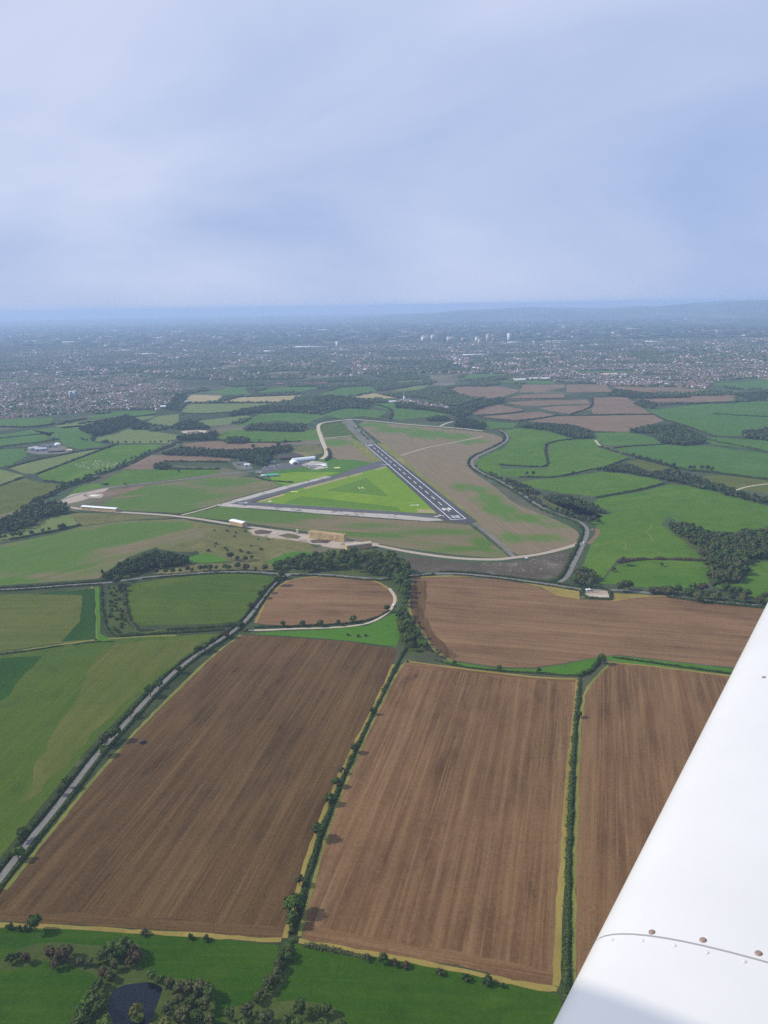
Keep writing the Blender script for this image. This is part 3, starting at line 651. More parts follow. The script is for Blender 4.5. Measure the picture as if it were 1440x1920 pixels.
# right-hand pastures and far fields
def F(px, mat, row=None, z=.06): field('field', px, mat, z, row, smooth=0)
PF = 'pasture_far'
F([(945,806),(1010,800),(1070,822),(1060,828),(1025,832),(1022,850),(1027,874),(938,872),(942,895),(960,905),(935,898),(905,884),(890,868),(905,857),(945,840),(958,822)], 'pasture', ((900,860),(1000,830)))
F([(1030,833),(1080,824),(1115,823),(1125,840),(1180,858),(1170,864),(1120,880),(1060,890),(1000,896),(945,893),(940,879),(1027,879),(1030,850)], 'pasture', ((950,880),(1100,850)))
F([(960,905),(1000,900),(1060,895),(1130,884),(1180,889),(1230,897),(1245,906),(1190,918),(1120,932),(1060,925),(1010,916)], 'pasture', ((1000,905),(1150,900)))
F([(1120,935),(1200,922),(1255,908),(1300,912),(1380,930),(1440,950),(1560,975),(1560,1000),(1440,985),(1380,990),(1330,978),(1250,970),(1240,985),(1290,1008),(1345,1037),(1320,1050),(1200,1046),(1160,1046),(1130,1085),(1092,1062),(1108,1022),(1122,1005),(1118,985),(1090,970),(1050,950),(1020,935),(1060,940),(1090,950),(1130,965),(1150,962),(1110,945)], 'pasture', ((1150,1000),(1350,960)))
F([(1235,955),(1330,965),(1440,975),(1560,985),(1560,1005),(1440,1005),(1380,1003),(1345,1010),(1290,990)], 'pasture', ((1250,970),(1400,985)), .05)
F([(1120,1098),(1160,1057),(1200,1049),(1320,1053),(1332,1075),(1325,1100),(1260,1106),(1190,1100),(1140,1094)], 'pasture', ((1150,1080),(1300,1080)))
F([(1395,1054),(1560,1050),(1560,1130),(1440,1124),(1390,1115),(1340,1100),(1350,1092),(1400,1090)], 'pasture', ((1400,1080),(1500,1085)))
F([(1010,930),(1050,937),(1100,955),(1130,968),(1110,978),(1080,968),(1040,952)], 'olive_crop', ((1020,935),(1100,965)))
F([(1115,812),(1175,810),(1225,820),(1240,832),(1140,836),(1120,830)], PF, ((1130,825),(1220,820)))
F([(1150,840),(1240,834),(1330,836),(1440,850),(1560,862),(1560,912),(1440,897),(1340,884),(1280,882),(1230,864),(1180,853)], PF, ((1200,850),(1400,870)))
F([(1205,762),(1230,768),(1310,758),(1440,752),(1560,748),(1560,800),(1440,802),(1400,815),(1380,818),(1330,815),(1290,800),(1250,787)], PF, ((1250,775),(1400,780)))
F([(1300,817),(1380,823),(1560,830),(1560,856),(1440,846),(1330,832)], PF, ((1310,820),(1440,840)))
F([(1290,897),(1340,890),(1440,899),(1560,916),(1560,935),(1440,924),(1370,917),(1310,907)], 'olive_crop', ((1300,900),(1440,910)))
F([(1172,866),(1200,861),(1270,880),(1260,886),(1230,886)], 'olive_crop', ((1180,865),(1250,882)))
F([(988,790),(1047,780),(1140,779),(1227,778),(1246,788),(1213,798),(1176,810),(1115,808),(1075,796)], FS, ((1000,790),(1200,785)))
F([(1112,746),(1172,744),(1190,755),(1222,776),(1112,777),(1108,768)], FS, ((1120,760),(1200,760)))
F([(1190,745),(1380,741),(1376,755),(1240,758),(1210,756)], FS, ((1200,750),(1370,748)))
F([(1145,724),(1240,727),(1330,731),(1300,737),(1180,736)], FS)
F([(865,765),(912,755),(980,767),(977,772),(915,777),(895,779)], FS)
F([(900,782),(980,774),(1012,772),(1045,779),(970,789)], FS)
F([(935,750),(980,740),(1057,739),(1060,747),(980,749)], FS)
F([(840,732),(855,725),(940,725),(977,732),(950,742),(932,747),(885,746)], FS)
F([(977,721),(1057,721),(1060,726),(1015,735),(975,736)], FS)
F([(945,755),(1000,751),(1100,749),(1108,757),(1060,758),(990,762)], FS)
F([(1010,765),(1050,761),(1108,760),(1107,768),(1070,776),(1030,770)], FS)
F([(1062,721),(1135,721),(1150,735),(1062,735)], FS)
F([(862,711),(880,701),(940,701),(947,705),(885,712)], PF)
F([(927,714),(970,713),(1040,714),(1040,720),(960,718)], PF)
F([(877,787),(972,794),(960,802),(912,804),(880,796)], PF)
F([(1075,695),(1190,695),(1188,699),(1080,700)], PF)
F([(1336,718),(1440,713),(1560,708),(1560,725),(1440,729),(1390,730),(1340,722)], PF)
F([(1420,760),(1560,752),(1560,770),(1440,772)], PF, None, .09)
# left
SF = 'straw_field'; OF = 'olive_far'
F([(345,747),(362,740),(420,742),(407,754),(355,756)], SF)
F([(412,755),(450,745),(565,741),(545,752),(512,755)], SF)
F([(390,734),(450,725),(495,724),(460,730),(475,742),(440,742)], PF)
F([(475,735),(525,726),(607,725),(565,734),(495,739)], PF)
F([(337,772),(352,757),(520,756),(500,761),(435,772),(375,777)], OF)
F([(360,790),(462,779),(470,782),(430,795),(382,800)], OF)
F([(440,802),(485,777),(525,772),(615,779),(592,787),(572,795),(520,788),(470,796)], PF)
F([(402,822),(430,805),(460,807),(550,811),(595,805),(600,825),(562,827),(485,829)], 'pasture', ((420,820),(590,815)))
F([(340,832),(400,827),(440,831),(520,830),(512,842),(440,842),(370,845)], FS)
F([(230,880),(283,853),(375,854),(435,860),(425,866),(300,867),(300,880)], FS)
F([(185,906),(230,882),(300,880),(405,880),(412,887),(360,894),(280,904),(205,912)], 'pasture', ((200,900),(400,885)))
F([(140,917),(160,908),(205,906),(200,912),(160,921),(128,930)], 'pasture')
F([(70,890),(167,853),(220,834),(305,833),(280,850),(217,878),(180,893),(127,904),(83,901)], 'pasture', ((90,890),(250,840)))
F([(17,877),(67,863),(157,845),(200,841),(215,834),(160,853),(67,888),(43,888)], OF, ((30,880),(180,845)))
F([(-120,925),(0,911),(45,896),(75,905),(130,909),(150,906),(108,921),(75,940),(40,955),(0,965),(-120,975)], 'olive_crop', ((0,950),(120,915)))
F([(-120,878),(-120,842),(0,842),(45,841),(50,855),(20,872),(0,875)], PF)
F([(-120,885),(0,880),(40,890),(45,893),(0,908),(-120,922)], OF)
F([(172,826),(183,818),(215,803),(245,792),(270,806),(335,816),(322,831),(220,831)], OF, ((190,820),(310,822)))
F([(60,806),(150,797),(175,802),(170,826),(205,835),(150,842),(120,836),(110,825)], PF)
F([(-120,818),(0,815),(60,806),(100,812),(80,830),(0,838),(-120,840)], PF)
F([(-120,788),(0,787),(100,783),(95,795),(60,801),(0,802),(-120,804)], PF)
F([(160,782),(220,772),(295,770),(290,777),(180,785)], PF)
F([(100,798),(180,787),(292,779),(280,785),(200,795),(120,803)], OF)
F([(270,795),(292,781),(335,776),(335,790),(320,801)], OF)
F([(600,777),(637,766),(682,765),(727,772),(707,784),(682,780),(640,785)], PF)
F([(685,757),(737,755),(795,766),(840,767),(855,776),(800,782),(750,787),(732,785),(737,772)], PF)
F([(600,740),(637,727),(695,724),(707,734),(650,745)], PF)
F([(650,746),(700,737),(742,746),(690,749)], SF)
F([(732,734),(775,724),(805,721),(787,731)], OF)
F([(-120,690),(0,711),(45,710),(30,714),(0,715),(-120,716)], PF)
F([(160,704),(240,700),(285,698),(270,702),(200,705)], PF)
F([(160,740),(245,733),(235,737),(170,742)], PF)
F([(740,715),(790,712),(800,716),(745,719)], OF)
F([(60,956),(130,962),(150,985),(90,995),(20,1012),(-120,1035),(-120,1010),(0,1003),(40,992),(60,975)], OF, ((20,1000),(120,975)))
F([(130,962),(225,963),(330,970),(230,976),(150,986)], 'rough_grass', ((140,975),(300,970)))

# water
field('pond', [(212,1856),(230,1848),(249,1844),(280,1840),(307,1850),(303,1866),(296,1885),(288,1902),(278,1925),(270,1950),(225,1950),(210,1918),(205,1887)], 'pond_water', z=.12, keep=True, amp=1.5)
field('island', [(243,1898),(252,1890),(268,1893),(272,1908),(262,1918),(247,1915)], 'verge', z=.2, keep=False)
field('scrub_ground', [(200,1100),(234,1098),(240,1165),(256,1182),(330,1180),(330,1188),(215,1193),(200,1172)], 'verge', z=.10, row=((215,1110),(220,1180)))
field('scrub_ground', [(0,1800),(60,1770),(110,1765),(200,1775),(255,1765),(275,1790),(260,1815),(300,1830),(390,1840),(405,1870),(385,1960),(130,1990),(150,1890),(185,1840),(170,1825),(90,1800),(40,1815),(0,1822)], 'verge', z=.09, row=((50,1800),(300,1850)))
field('scrub_ground', [(545,1765),(552,1772),(540,1830),(510,1880),(560,1876),(640,1890),(670,1990),(390,1990),(425,1890),(480,1880),(515,1820)], 'verge', z=.105, row=((500,1900),(540,1800)))

# ================================================================== RUNWAY MARKINGS (parts of the runway)
def flat_part(name, corners, mat, parent, z):
    """flat painted mark given by world corners, as a child of its paved surface"""
    inv = (Matrix.Translation(parent.location) @ Matrix.Rotation(parent.rotation_euler.z, 4, 'Z')).inverted()
    v = [inv @ Vector((p[0], p[1], z)) for p in corners]
    nq = len(v) // 4
    me = np_mesh(name, [tuple(p) for p in v], quads=[(4 * i, 4 * i + 1, 4 * i + 2, 4 * i + 3) for i in range(nq)])
    if me.polygons[0].normal.z < 0: me.flip_normals()
    return link(name, me, parent, mat)
rn, rf = G(859.5, 973.4), G(693.5, 833.2)
ax = (rf - rn).normalized(); ay = Vector((ax.y, -ax.x)); RL = (rf - rn).length
RW = (G(873, 972) - G(846, 974.8)).length * .5
def RQ(u0, u1, v0, v1): return [rn + ax * u + ay * v_ for u, v_ in ((u0, v0), (u0, v1), (u1, v1), (u1, v0))]
ZP = .27
flat_part('edge_line', RQ(0, RL, -RW, -RW + 1.5), 'paint_white', run, ZP)
flat_part('edge_line', RQ(0, RL, RW - 1.5, RW), 'paint_white', run, ZP)
flat_part('threshold_line', RQ(-2, 0, -RW, RW), 'paint_white', run, ZP)
flat_part('threshold_line', RQ(RL, RL + 2, -RW, RW), 'paint_white', run, ZP)
nd = 15
for i in range(nd):
    u = 62 + (RL - 150) * i / (nd - 1); flat_part('centre_line_dash', RQ(u, u + 30, -.75, .75), 'paint_white', run, ZP)
flat_part('aiming_mark', RQ(74, 92, -9, -3.5) + RQ(74, 92, 3.5, 9), 'chalk', run, ZP + .002)
SEG = {'a': (0, 1, .86, 1), 'd': (0, 1, 0, .14), 'g': (0, 1, .43, .57), 'b': (.68, 1, .5, 1), 'c': (.68, 1, 0, .5), 'e': (0, .32, 0, .5), 'f': (0, .32, .5, 1)}
def digit(ch, u0, v0, hgt, wid, flip=False):
    q = []
    for sgm in {'2': 'abged', '8': 'abcdefg', '1': 'bc', '0': 'abcdef'}[ch]:
        x0, x1, y0, y1 = SEG[sgm]
        if flip: x0, x1, y0, y1 = 1 - x1, 1 - x0, 1 - y1, 1 - y0
        q += RQ(u0 + y0 * hgt, u0 + y1 * hgt, v0 + x0 * wid, v0 + x1 * wid)
    flat_part('runway_number', q, 'paint_white', run, ZP + .004 * 2)
digit('2', 9, -8.4, 20, 7.2); digit('8', 9, 1.0, 20, 7.2)
digit('0', RL - 30, -8.4, 20, 7.2, True); digit('1', RL - 30, 1.0, 20, 7.2, True)
# marks on the grass and on the taxiway
def gmark(name, px, py, quads, rot, mat, label, cat='ground marking'):
    c = G(px, py); o_v = []
    for (x0, x1, y0, y1) in quads:
        if cat == 'ground marking' and 'taxiway' not in label: x0, x1, y0, y1 = x0 * .62, x1 * .62, y0 * .62, y1 * .62
        for x, y in ((x0, y0), (x1, y0), (x1, y1), (x0, y1)):
            o_v.append((x * math.cos(rot) - y * math.sin(rot), x * math.sin(rot) + y * math.cos(rot), 0))
    me = np_mesh(name, o_v, quads=[(4 * i, 4 * i + 1, 4 * i + 2, 4 * i + 3) for i in range(len(quads))])
    o = link(name, me, None, mat); o.location = (c.x, c.y, .23); return prop(o, label, cat)
gmark('grass_marking', 677, 915, [(-9, -6, -14, 14), (6, 9, -14, 14), (-6, 6, -1.6, 1.6)], .3, 'paint_yellow', 'yellow letter H laid on the grass inside the runway triangle')
gmark('grass_marking', 777, 947, [(-14, 10, -2, 2), (8, 14, -9, 3), (-18, -12, -3, 0)], .2, 'paint_white', 'white marking on the grass near the runway number end')
gmark('grass_marking', 506, 940, [(-8, 8, -2, 2), (-3, 0, -12, 9), (3, 5, -9, 8)], .1, 'paint_white', 'white marking on the grass at the sharp left corner of the triangle')
gmark('grass_marking', 552, 922, [(-9, 8, -2.5, 3)], .0, 'paint_yellow', 'faint pale mark on the grass beside the slanting taxiway')
gmark('grass_marking', 633, 877, [(-7, 7, -5, 6), (-10, -7, -3, 3)], .2, 'paint_yellow', 'yellow signal square on the grass beyond the slanting taxiway')
gmark('taxiway_marking', 822, 967.5, [(-9, 9, -1.3, 1.3), (-9, -7, -5, 5), (7, 8.5, -9, 8)], .6, 'paint_white', 'white arrow and hold line where the lower taxiway meets the runway')
gmark('taxiway_marking', 724, 871, [(-13, 13, -1., 1.)], .3, 'paint_white', 'white hold line where the slanting taxiway meets the runway')
gmark('taxiway_marking', 457, 943, [(-12, 10, -1., 1.), (4, 6, -5, 8)], .1, 'paint_white', 'white line at the sharp corner where both taxiways join')

# ================================================================== BUILDINGS AND STACKS
def box_mesh(name, x0, x1, y0, y1, z0, z1, mat):
    v = [(x, y, z) for z in (z0, z1) for x, y in ((x0, y0), (x1, y0), (x1, y1), (x0, y1))]
    q = [(3, 2, 1, 0), (4, 5, 6, 7), (0, 1, 5, 4), (1, 2, 6, 5), (2, 3, 7, 6), (3, 0, 4, 7)]
    return np_mesh(name, v, quads=q, mats=[mat])
def shed(px, py, L_, W_, H_, rise, rot, wall, roof, label, cat='building', name='building', group=None, doors=1, arch=False):
    """long building, eaves along local x; parts wall, roof, door, window"""
    p = G(px, py); o = empty(name, (p.x, p.y, .05), rot, label, cat, group)
    bm = bmesh.new(); a, b_ = L_ / 2, W_ / 2
    prof = [(-b_, 0), (-b_, H_), (0, H_ + rise), (b_, H_), (b_, 0)] if not arch else [(-b_, 0)] + [(b_ * math.sin(t_), H_ * .35 + (H_ * .65 + rise) * math.cos(t_)) for t_ in np.linspace(-1.57, 1.57, 9)] + [(b_, 0)]
    r1 = [bm.verts.new((-a, y, z)) for y, z in prof]; r2 = [bm.verts.new((a, y, z)) for y, z in prof]
    bm.faces.new(r1[::-1]); bm.faces.new(r2); n_ = len(prof)
    for i in range(n_ - 1): bm.faces.new((r1[i], r1[i + 1], r2[i + 1], r2[i]))
    bmesh.ops.recalc_face_normals(bm, faces=bm.faces[:])
    me = bpy.data.meshes.new('wall'); bm.to_mesh(me); bm.free(); link('wall', me, o, wall)
    bm = bmesh.new(); ov = .5
    pr = prof[1:-1]
    pr = [(y * (1 + .6 / b_), z + (.12 if i not in (0, len(pr) - 1) else .02)) for i, (y, z) in enumerate(pr)]
    ring = lambda x, dz: [bm.verts.new((x, y, z + dz)) for y, z in pr]
    A, B, A2, B2 = ring(-a - ov, .05), ring(a + ov, .05), ring(-a - ov, .3), ring(a + ov, .3); n_ = len(pr)
    for i in range(n_ - 1):
        bm.faces.new((A[i], A[i + 1], B[i + 1], B[i])); bm.faces.new((A2[i], B2[i], B2[i + 1], A2[i + 1]))
        bm.faces.new((A[i], A2[i], A2[i + 1], A[i + 1])); bm.faces.new((B[i], B[i + 1], B2[i + 1], B2[i]))
    bm.faces.new((A[0], B[0], B2[0], A2[0])); bm.faces.new((A[-1], A2[-1], B2[-1], B[-1]))
    bmesh.ops.recalc_face_normals(bm, faces=bm.faces[:])
    me = bpy.data.meshes.new('roof'); bm.to_mesh(me); bm.free(); link('roof', me, o, roof)
    for d in range(doors):
        x = (d - (doors - 1) / 2) * L_ / max(1, doors); w_ = min(4., L_ / 4)
        link('door', box_mesh('door', x - w_ / 2, x + w_ / 2, -b_ - .15, -b_ + .05, 0, H_ * .75, 'dark_wall'), o)
    link('door', box_mesh('door', -a - .15, -a + .05, -W_ * .3, W_ * .3, 0, H_ * .8, 'dark_wall'), o)
    return o
# airfield
shed(543, 859.5, 62, 32, 6, 5, .35, 'dark_wall', 'roof_brown', 'wide brown-roofed barn beside the white hangars', doors=3)
shed(569, 863, 66, 17, 5, 3.5, .42, 'metal_white', 'metal_white', 'long white hangar with two ridges next to the brown barn', doors=3, arch=True, cat='hangar', name='hangar')
shed(552, 869, 26, 20, 5, 3.5, 2.0, 'metal_white', 'metal_white', 'short white arched hangar at the near end of the long one', doors=1, arch=True, cat='hangar', name='hangar')
shed(509, 893, 34, 15, 4.5, 2, .22, 'metal_grey', 'roof_green', 'green-roofed clubhouse at the edge of the airfield', doors=2, name='clubhouse')
shed(493, 893, 10, 10, 3, 1, .22, 'render_wall', 'metal_white', 'small white annexe at the left end of the green-roofed clubhouse', doors=1)
shed(453, 871, 30, 15, 4, 3, .1, 'metal_grey', 'roof_grey', 'grey farm shed among the trees left of the airfield', doors=2)
shed(463, 874, 15, 10, 5, 2, .1, 'metal_white', 'metal_white', 'white shed beside the grey shed left of the airfield', doors=1)
shed(512, 867, 15, 7, 3, 1, .2, 'metal_white', 'roof_grey', 'small pale cabin between the trees and the brown barn', doors=1)
shed(602, 873, 26, 8, 3.2, 1.2, -.25, 'render_wall', 'metal_white', 'long low white building at the car park', doors=2)
shed(609, 875, 12, 8, 3.2, 1.2, -.25, 'render_wall', 'metal_white', 'small white building at the right end of the car park', doors=1)
# farm on the left
shed(62, 843, 26, 20, 6, 3, .7, 'metal_grey', 'metal_grey', 'leftmost grey shed of the farm on the left', doors=1, group='sheds of the left farm')
shed(77, 845, 34, 20, 7, 3, .25, 'metal_grey', 'metal_grey', 'pale grey shed in the middle of the farm on the left', doors=2, group='sheds of the left farm')
shed(90, 838, 36, 24, 7, 3, .25, 'metal_grey', 'roof_grey', 'dark grey shed at the back of the farm on the left', doors=2, group='sheds of the left farm')
shed(106, 847, 44, 16, 4, 2, .2, 'dark_wall', 'roof_grey', 'low dark shed along the front of the farm on the left', doors=3, group='sheds of the left farm')
shed(131, 846, 14, 10, 4, 2, .2, 'cream_wall', 'cream_wall', 'small cream building at the right end of the farm', doors=1)
# round white tank
def lathe(name, prof, seg, mat):
    v = []; q = []
    for r_, z in prof:
        for i in range(seg): a = 6.28319 * i / seg; v.append((r_ * math.cos(a), r_ * math.sin(a), z))
    for j in range(len(prof) - 1):
        for i in range(seg): q.append((j * seg + i, j * seg + (i + 1) % seg, (j + 1) * seg + (i + 1) % seg, (j + 1) * seg + i))
    return np_mesh(name, v, quads=q, mats=[mat])
p = G(108, 835); o = empty('slurry_tank', (p.x, p.y, 0), 0, 'round white tank behind the sheds of the left farm', 'tank')
link('wall', lathe('wall', [(9, 0), (9, 6), (8.8, 6)], 24, 'metal_white'), o); link('cover', lathe('cover', [(9, 6.1), (5, 8.2), (.01, 9)], 24, 'sheet_white'), o)
shed(362, 811, 40, 14, 4, 2, .1, 'cream_wall', 'rubble', 'long cream building in the pale yard between woods', doors=2)
# depot beside the main road
hz_p = G(1117, 1114)
shed(1102, 1108, 7, 2.6, 2.6, .1, .3, 'metal_white', 'metal_white', 'white container in the small hedged yard by the road', cat='container', name='container', doors=1)

def bale_stack(px, py, L_, W_, H_, rot, label, cover=None, mat='straw', ragged=False):
    p = G(px, py); o = empty('straw_stack', (p.x, p.y, .2), rot, label, 'straw stack', 'straw bale stacks along the farm track')
    bl, bw, bh = 2.5, 2.4, 1.25; nx, ny, nz_ = max(1, int(L_ / bl)), max(1, int(W_ / bw)), max(1, int(H_ / bh))
    V = []; Q = []; rng = random.Random(int(px))
    for i in range(nx):
        top = nz_ - (rng.randint(0, 2) if ragged and rng.random() < .5 else 0)
        for j in range(ny):
            for k_ in range(top):
                if 0 < i < nx - 1 and 0 < j < ny - 1 and k_ < top - 2: continue
                x0 = -L_ / 2 + i * bl + rng.uniform(-.06, .1); y0 = -W_ / 2 + j * bw + rng.uniform(-.18, .18); z0 = k_ * bh; e = .06
                b0 = len(V)
                V += [(x, y, z) for z in (z0 + .02, z0 + bh - .04) for x, y in ((x0 + e, y0 + e), (x0 + bl - e, y0 + e), (x0 + bl - e, y0 + bw - e), (x0 + e, y0 + bw - e))]
                Q += [tuple(b0 + t_ for t_ in f) for f in ((4, 5, 6, 7), (0, 1, 5, 4), (1, 2, 6, 5), (2, 3, 7, 6), (3, 0, 4, 7))]
    link('bales', np_mesh('bales', V, quads=Q), o, mat)['kind'] = 'stuff'
    if cover:
        n_ = 12; v = []; q = []; zt = nz_ * bh + .12; x0, x1 = -L_ / 2 - .3, -L_ / 2 + nx * bl + .3; y0, y1 = -W_ / 2 - .4, -W_ / 2 + ny * bw + .4
        for i in range(n_ + 1):
            x = x0 + (x1 - x0) * i / n_
            for y, dz in ((y0 - .05, -1.0), (y0, 0.), ((y0 + y1) / 2, .9), (y1, 0.), (y1 + .05, -1.0)): v.append((x, y, zt + dz + rng.uniform(-.08, .08)))
        for i in range(n_):
            for j in range(4): a = i * 5 + j; q.append((a, a + 5, a + 6, a + 1))
        link('cover_sheet', np_mesh('cover_sheet', v, quads=q), o, cover)
    return o
def along(px0, px1):
    d = G(*px1) - G(*px0); return math.atan2(d.y, d.x), d.length
r_, l_ = along((155, 955), (221, 960)); bale_stack(188, 957, l_, 11, 8, r_, 'longest straw stack under a white sheet, far left of the track', 'sheet_white')
r_, l_ = along((434, 983), (462, 989)); bale_stack(447, 985, l_ * .9, 12, 9, r_, 'short straw stack with a white sheet on top', 'sheet_white')
r_, l_ = along((580, 1008), (649, 1016)); bale_stack(615, 1011, l_, 12, 13, r_, 'tall uncovered golden straw stack in the middle of the track')
r_, l_ = along((649, 1031), (698, 1025)); bale_stack(673, 1028, l_, 13, 9, r_, 'low ragged greyish straw stack just above the wood', 'straw_grey', ragged=True)
r_, l_ = along((555, 1000), (561, 1000)); bale_stack(558, 1000, 5, 5, 7.5, r_, 'tiny brown pile of bales beside the track', mat='straw_grey')

# church spire and village, towers
def church(px, py):
    p = G(px, py); o = empty('church', (p.x, p.y, 0), .3, 'village church with a tall thin pointed spire', 'church')
    link('tower', box_mesh('tower', -4, 4, -4, 4, 0, 22, 'render_wall'), o)
    link('spire', np_mesh('spire', [(-4.2, -4.2, 22), (4.2, -4.2, 22), (4.2, 4.2, 22), (-4.2, 4.2, 22), (0, 0, 52)], tris=[(0, 1, 4), (1, 2, 4), (2, 3, 4), (3, 0, 4)], mats=['roof_grey']), o)
    link('nave', box_mesh('nave', 4, 26, -6, 6, 0, 10, 'render_wall'), o)
    link('roof', np_mesh('roof', [(4, -6.5, 10.1), (26.5, -6.5, 10.1), (26.5, 6.5, 10.1), (4, 6.5, 10.1), (4, 0, 15), (26.5, 0, 15)], quads=[(0, 1, 5, 4), (2, 3, 4, 5)], mats=['roof_grey']), o)
church(758, 752)
def block(px, py, w_, d_, h_, mat, label, name='tower_block', group=None, rot=None, cat='tower block'):
    p = G(px, py); o = empty(name, (p.x, p.y, 0), random.uniform(0, 1.5) if rot is None else rot, label, cat, group)
    link('wall', box_mesh('wall', -w_ / 2, w_ / 2, -d_ / 2, d_ / 2, 0, h_, mat), o)
    link('roof', box_mesh('roof', -w_ / 2 - .4, w_ / 2 + .4, -d_ / 2 - .4, d_ / 2 + .4, h_, h_ + 1.2, 'metal_white' if mat != 'dark_wall' else 'roof_grey'), o)
    fl = int(h_ / 3.4)
    for s_ in (-1, 1):
        V = []; Q = []
        for k_ in range(fl):
            z0 = 1.2 + k_ * 3.4; y = s_ * (d_ / 2 + .12); b0 = len(V)
            V += [(-w_ * .46, y, z0), (w_ * .46, y, z0), (w_ * .46, y, z0 + 1.5), (-w_ * .46, y, z0 + 1.5)]; Q.append((b0, b0 + 1, b0 + 2, b0 + 3))
        link('windows', np_mesh('windows', V, quads=Q, mats=['window_glass']), o)
    return o
for px, py, w_, d_, h_, mt, lb in ((796, 640, 70, 40, 55, 'render_wall', 'bright white block at the left end of the far city centre'), (813, 638, 60, 40, 60, 'render_wall', 'white city block next to the bright white block'), (833, 641, 34, 34, 90, 'dark_wall', 'dark tower in the far city centre'), (845, 640, 90, 40, 50, 'render_wall', 'wide white city block right of the dark tower'),
    (870, 641, 70, 40, 45, 'brick_wall', 'brownish city block in the middle of the far centre'), (896, 641, 60, 30, 55, 'render_wall', 'pale city block between the centre and the twin tall towers'), (915, 641, 36, 36, 85, 'cream_wall', 'tall pale tower right of the far city centre'), (955, 640, 40, 36, 90, 'render_wall', 'tallest white tower at the right of the city centre'),
    (899, 647, 30, 30, 60, 'cream_wall', 'slim cream tower in front of the city blocks'), (633, 651, 30, 26, 60, 'render_wall', 'lone pale tower left of the city centre'), (661, 646, 30, 30, 70, 'dark_wall', 'lone dark tower left of the city centre'), (926, 643, 40, 30, 50, 'brick_wall', 'brown block between the two tall pale towers'),
    (135, 747, 22, 18, 34, 'metal_grey', 'left one of two grey tower blocks in the left suburb'), (142, 747, 20, 18, 36, 'metal_grey', 'right one of two grey tower blocks in the left suburb')):
    block(px, py, w_, d_, h_, mt, lb)
for px, py, w_, d_, lb in ((584, 652, 330, 90, 'long white factory left of the far city'), (505, 660, 110, 60, 'white warehouse at the left of the long white factory'), (615, 619, 420, 220, 'very wide pale warehouse near the horizon'), (240, 658, 110, 60, 'bright small warehouse in the far left town'), (1265, 602, 700, 160, 'long white warehouse below the right hills'), (1306, 622, 240, 110, 'white warehouse in the right of the far city'),
    (1405, 630, 150, 80, 'white warehouse near the right edge of the far city'), (965, 643, 150, 80, 'white warehouse right of the tallest tower'), (892, 667, 220, 60, 'long white roof in front of the far city'), (1045, 641, 260, 60, 'long pale roof in the right of the far city'), (1228, 642, 200, 60, 'thin white roof in the middle of the right city'), (150, 642, 500, 90, 'row of pale roofs near the left horizon'), (310, 634, 260, 90, 'pale roofs near the horizon left of centre'), (1330, 604, 260, 100, 'pale warehouse right of the long white warehouse'),
    (280, 665, 140, 40, 'pale low factory in the far left town'), (985, 622, 300, 60, 'pale roof near the horizon above the tallest tower'), (60, 628, 420, 60, 'pale streak of roofs at the far left horizon'), (1190, 617, 240, 60, 'pale roof below the hills right of centre')):
    block(px, py, w_, d_, 11, 'metal_white', lb, 'warehouse', 'far warehouses', random.uniform(-.15, .15), 'warehouse')
# schools
for px, py, w_, d_, wl, rf, lb in ((525, 721, 40, 30, 'brick_wall', 'roof_tile_red', 'red brick hall at the left of the red school row'), (565, 720, 60, 26, 'brick_wall', 'roof_tile_red', 'left long red-roofed school wing'), (585, 721, 60, 24, 'brick_wall', 'roof_tile_red', 'middle long red-roofed school wing'), (605, 720, 60, 24, 'brick_wall', 'roof_tile_red', 'right long red-roofed school wing'),
    (975, 713, 60, 40, 'render_wall', 'metal_white', 'left white school hall above the brown fields'), (1000, 711, 50, 50, 'render_wall', 'metal_white', 'middle white school hall above the brown fields'), (1021, 711, 55, 36, 'render_wall', 'metal_white', 'right white school hall above the brown fields'),
    (1135, 703, 40, 50, 'cream_wall', 'cream_wall', 'left cream school hall on the right suburb field'), (1150, 703, 40, 50, 'cream_wall', 'render_wall', 'middle cream school hall on the right suburb field'), (1168, 704, 35, 45, 'cream_wall', 'cream_wall', 'right cream school hall on the right suburb field'),
    (736, 755, 30, 14, 'render_wall', 'metal_white', 'white building at the left end of the village'), (684, 754, 30, 10, 'render_wall', 'metal_white', 'lone white shed left of the village'), (345, 755, 60, 20, 'render_wall', 'metal_grey', 'pale hall at the right edge of the left suburb'), (312, 764, 50, 20, 'render_wall', 'metal_white', 'low white building where the left suburb meets the fields')):
    shed(px, py, w_, d_, 6, 3, random.uniform(-.1, .25), wl, rf, lb, 'school' if 'school' in lb else 'building', 'school_hall' if 'school' in lb else 'building', doors=1)

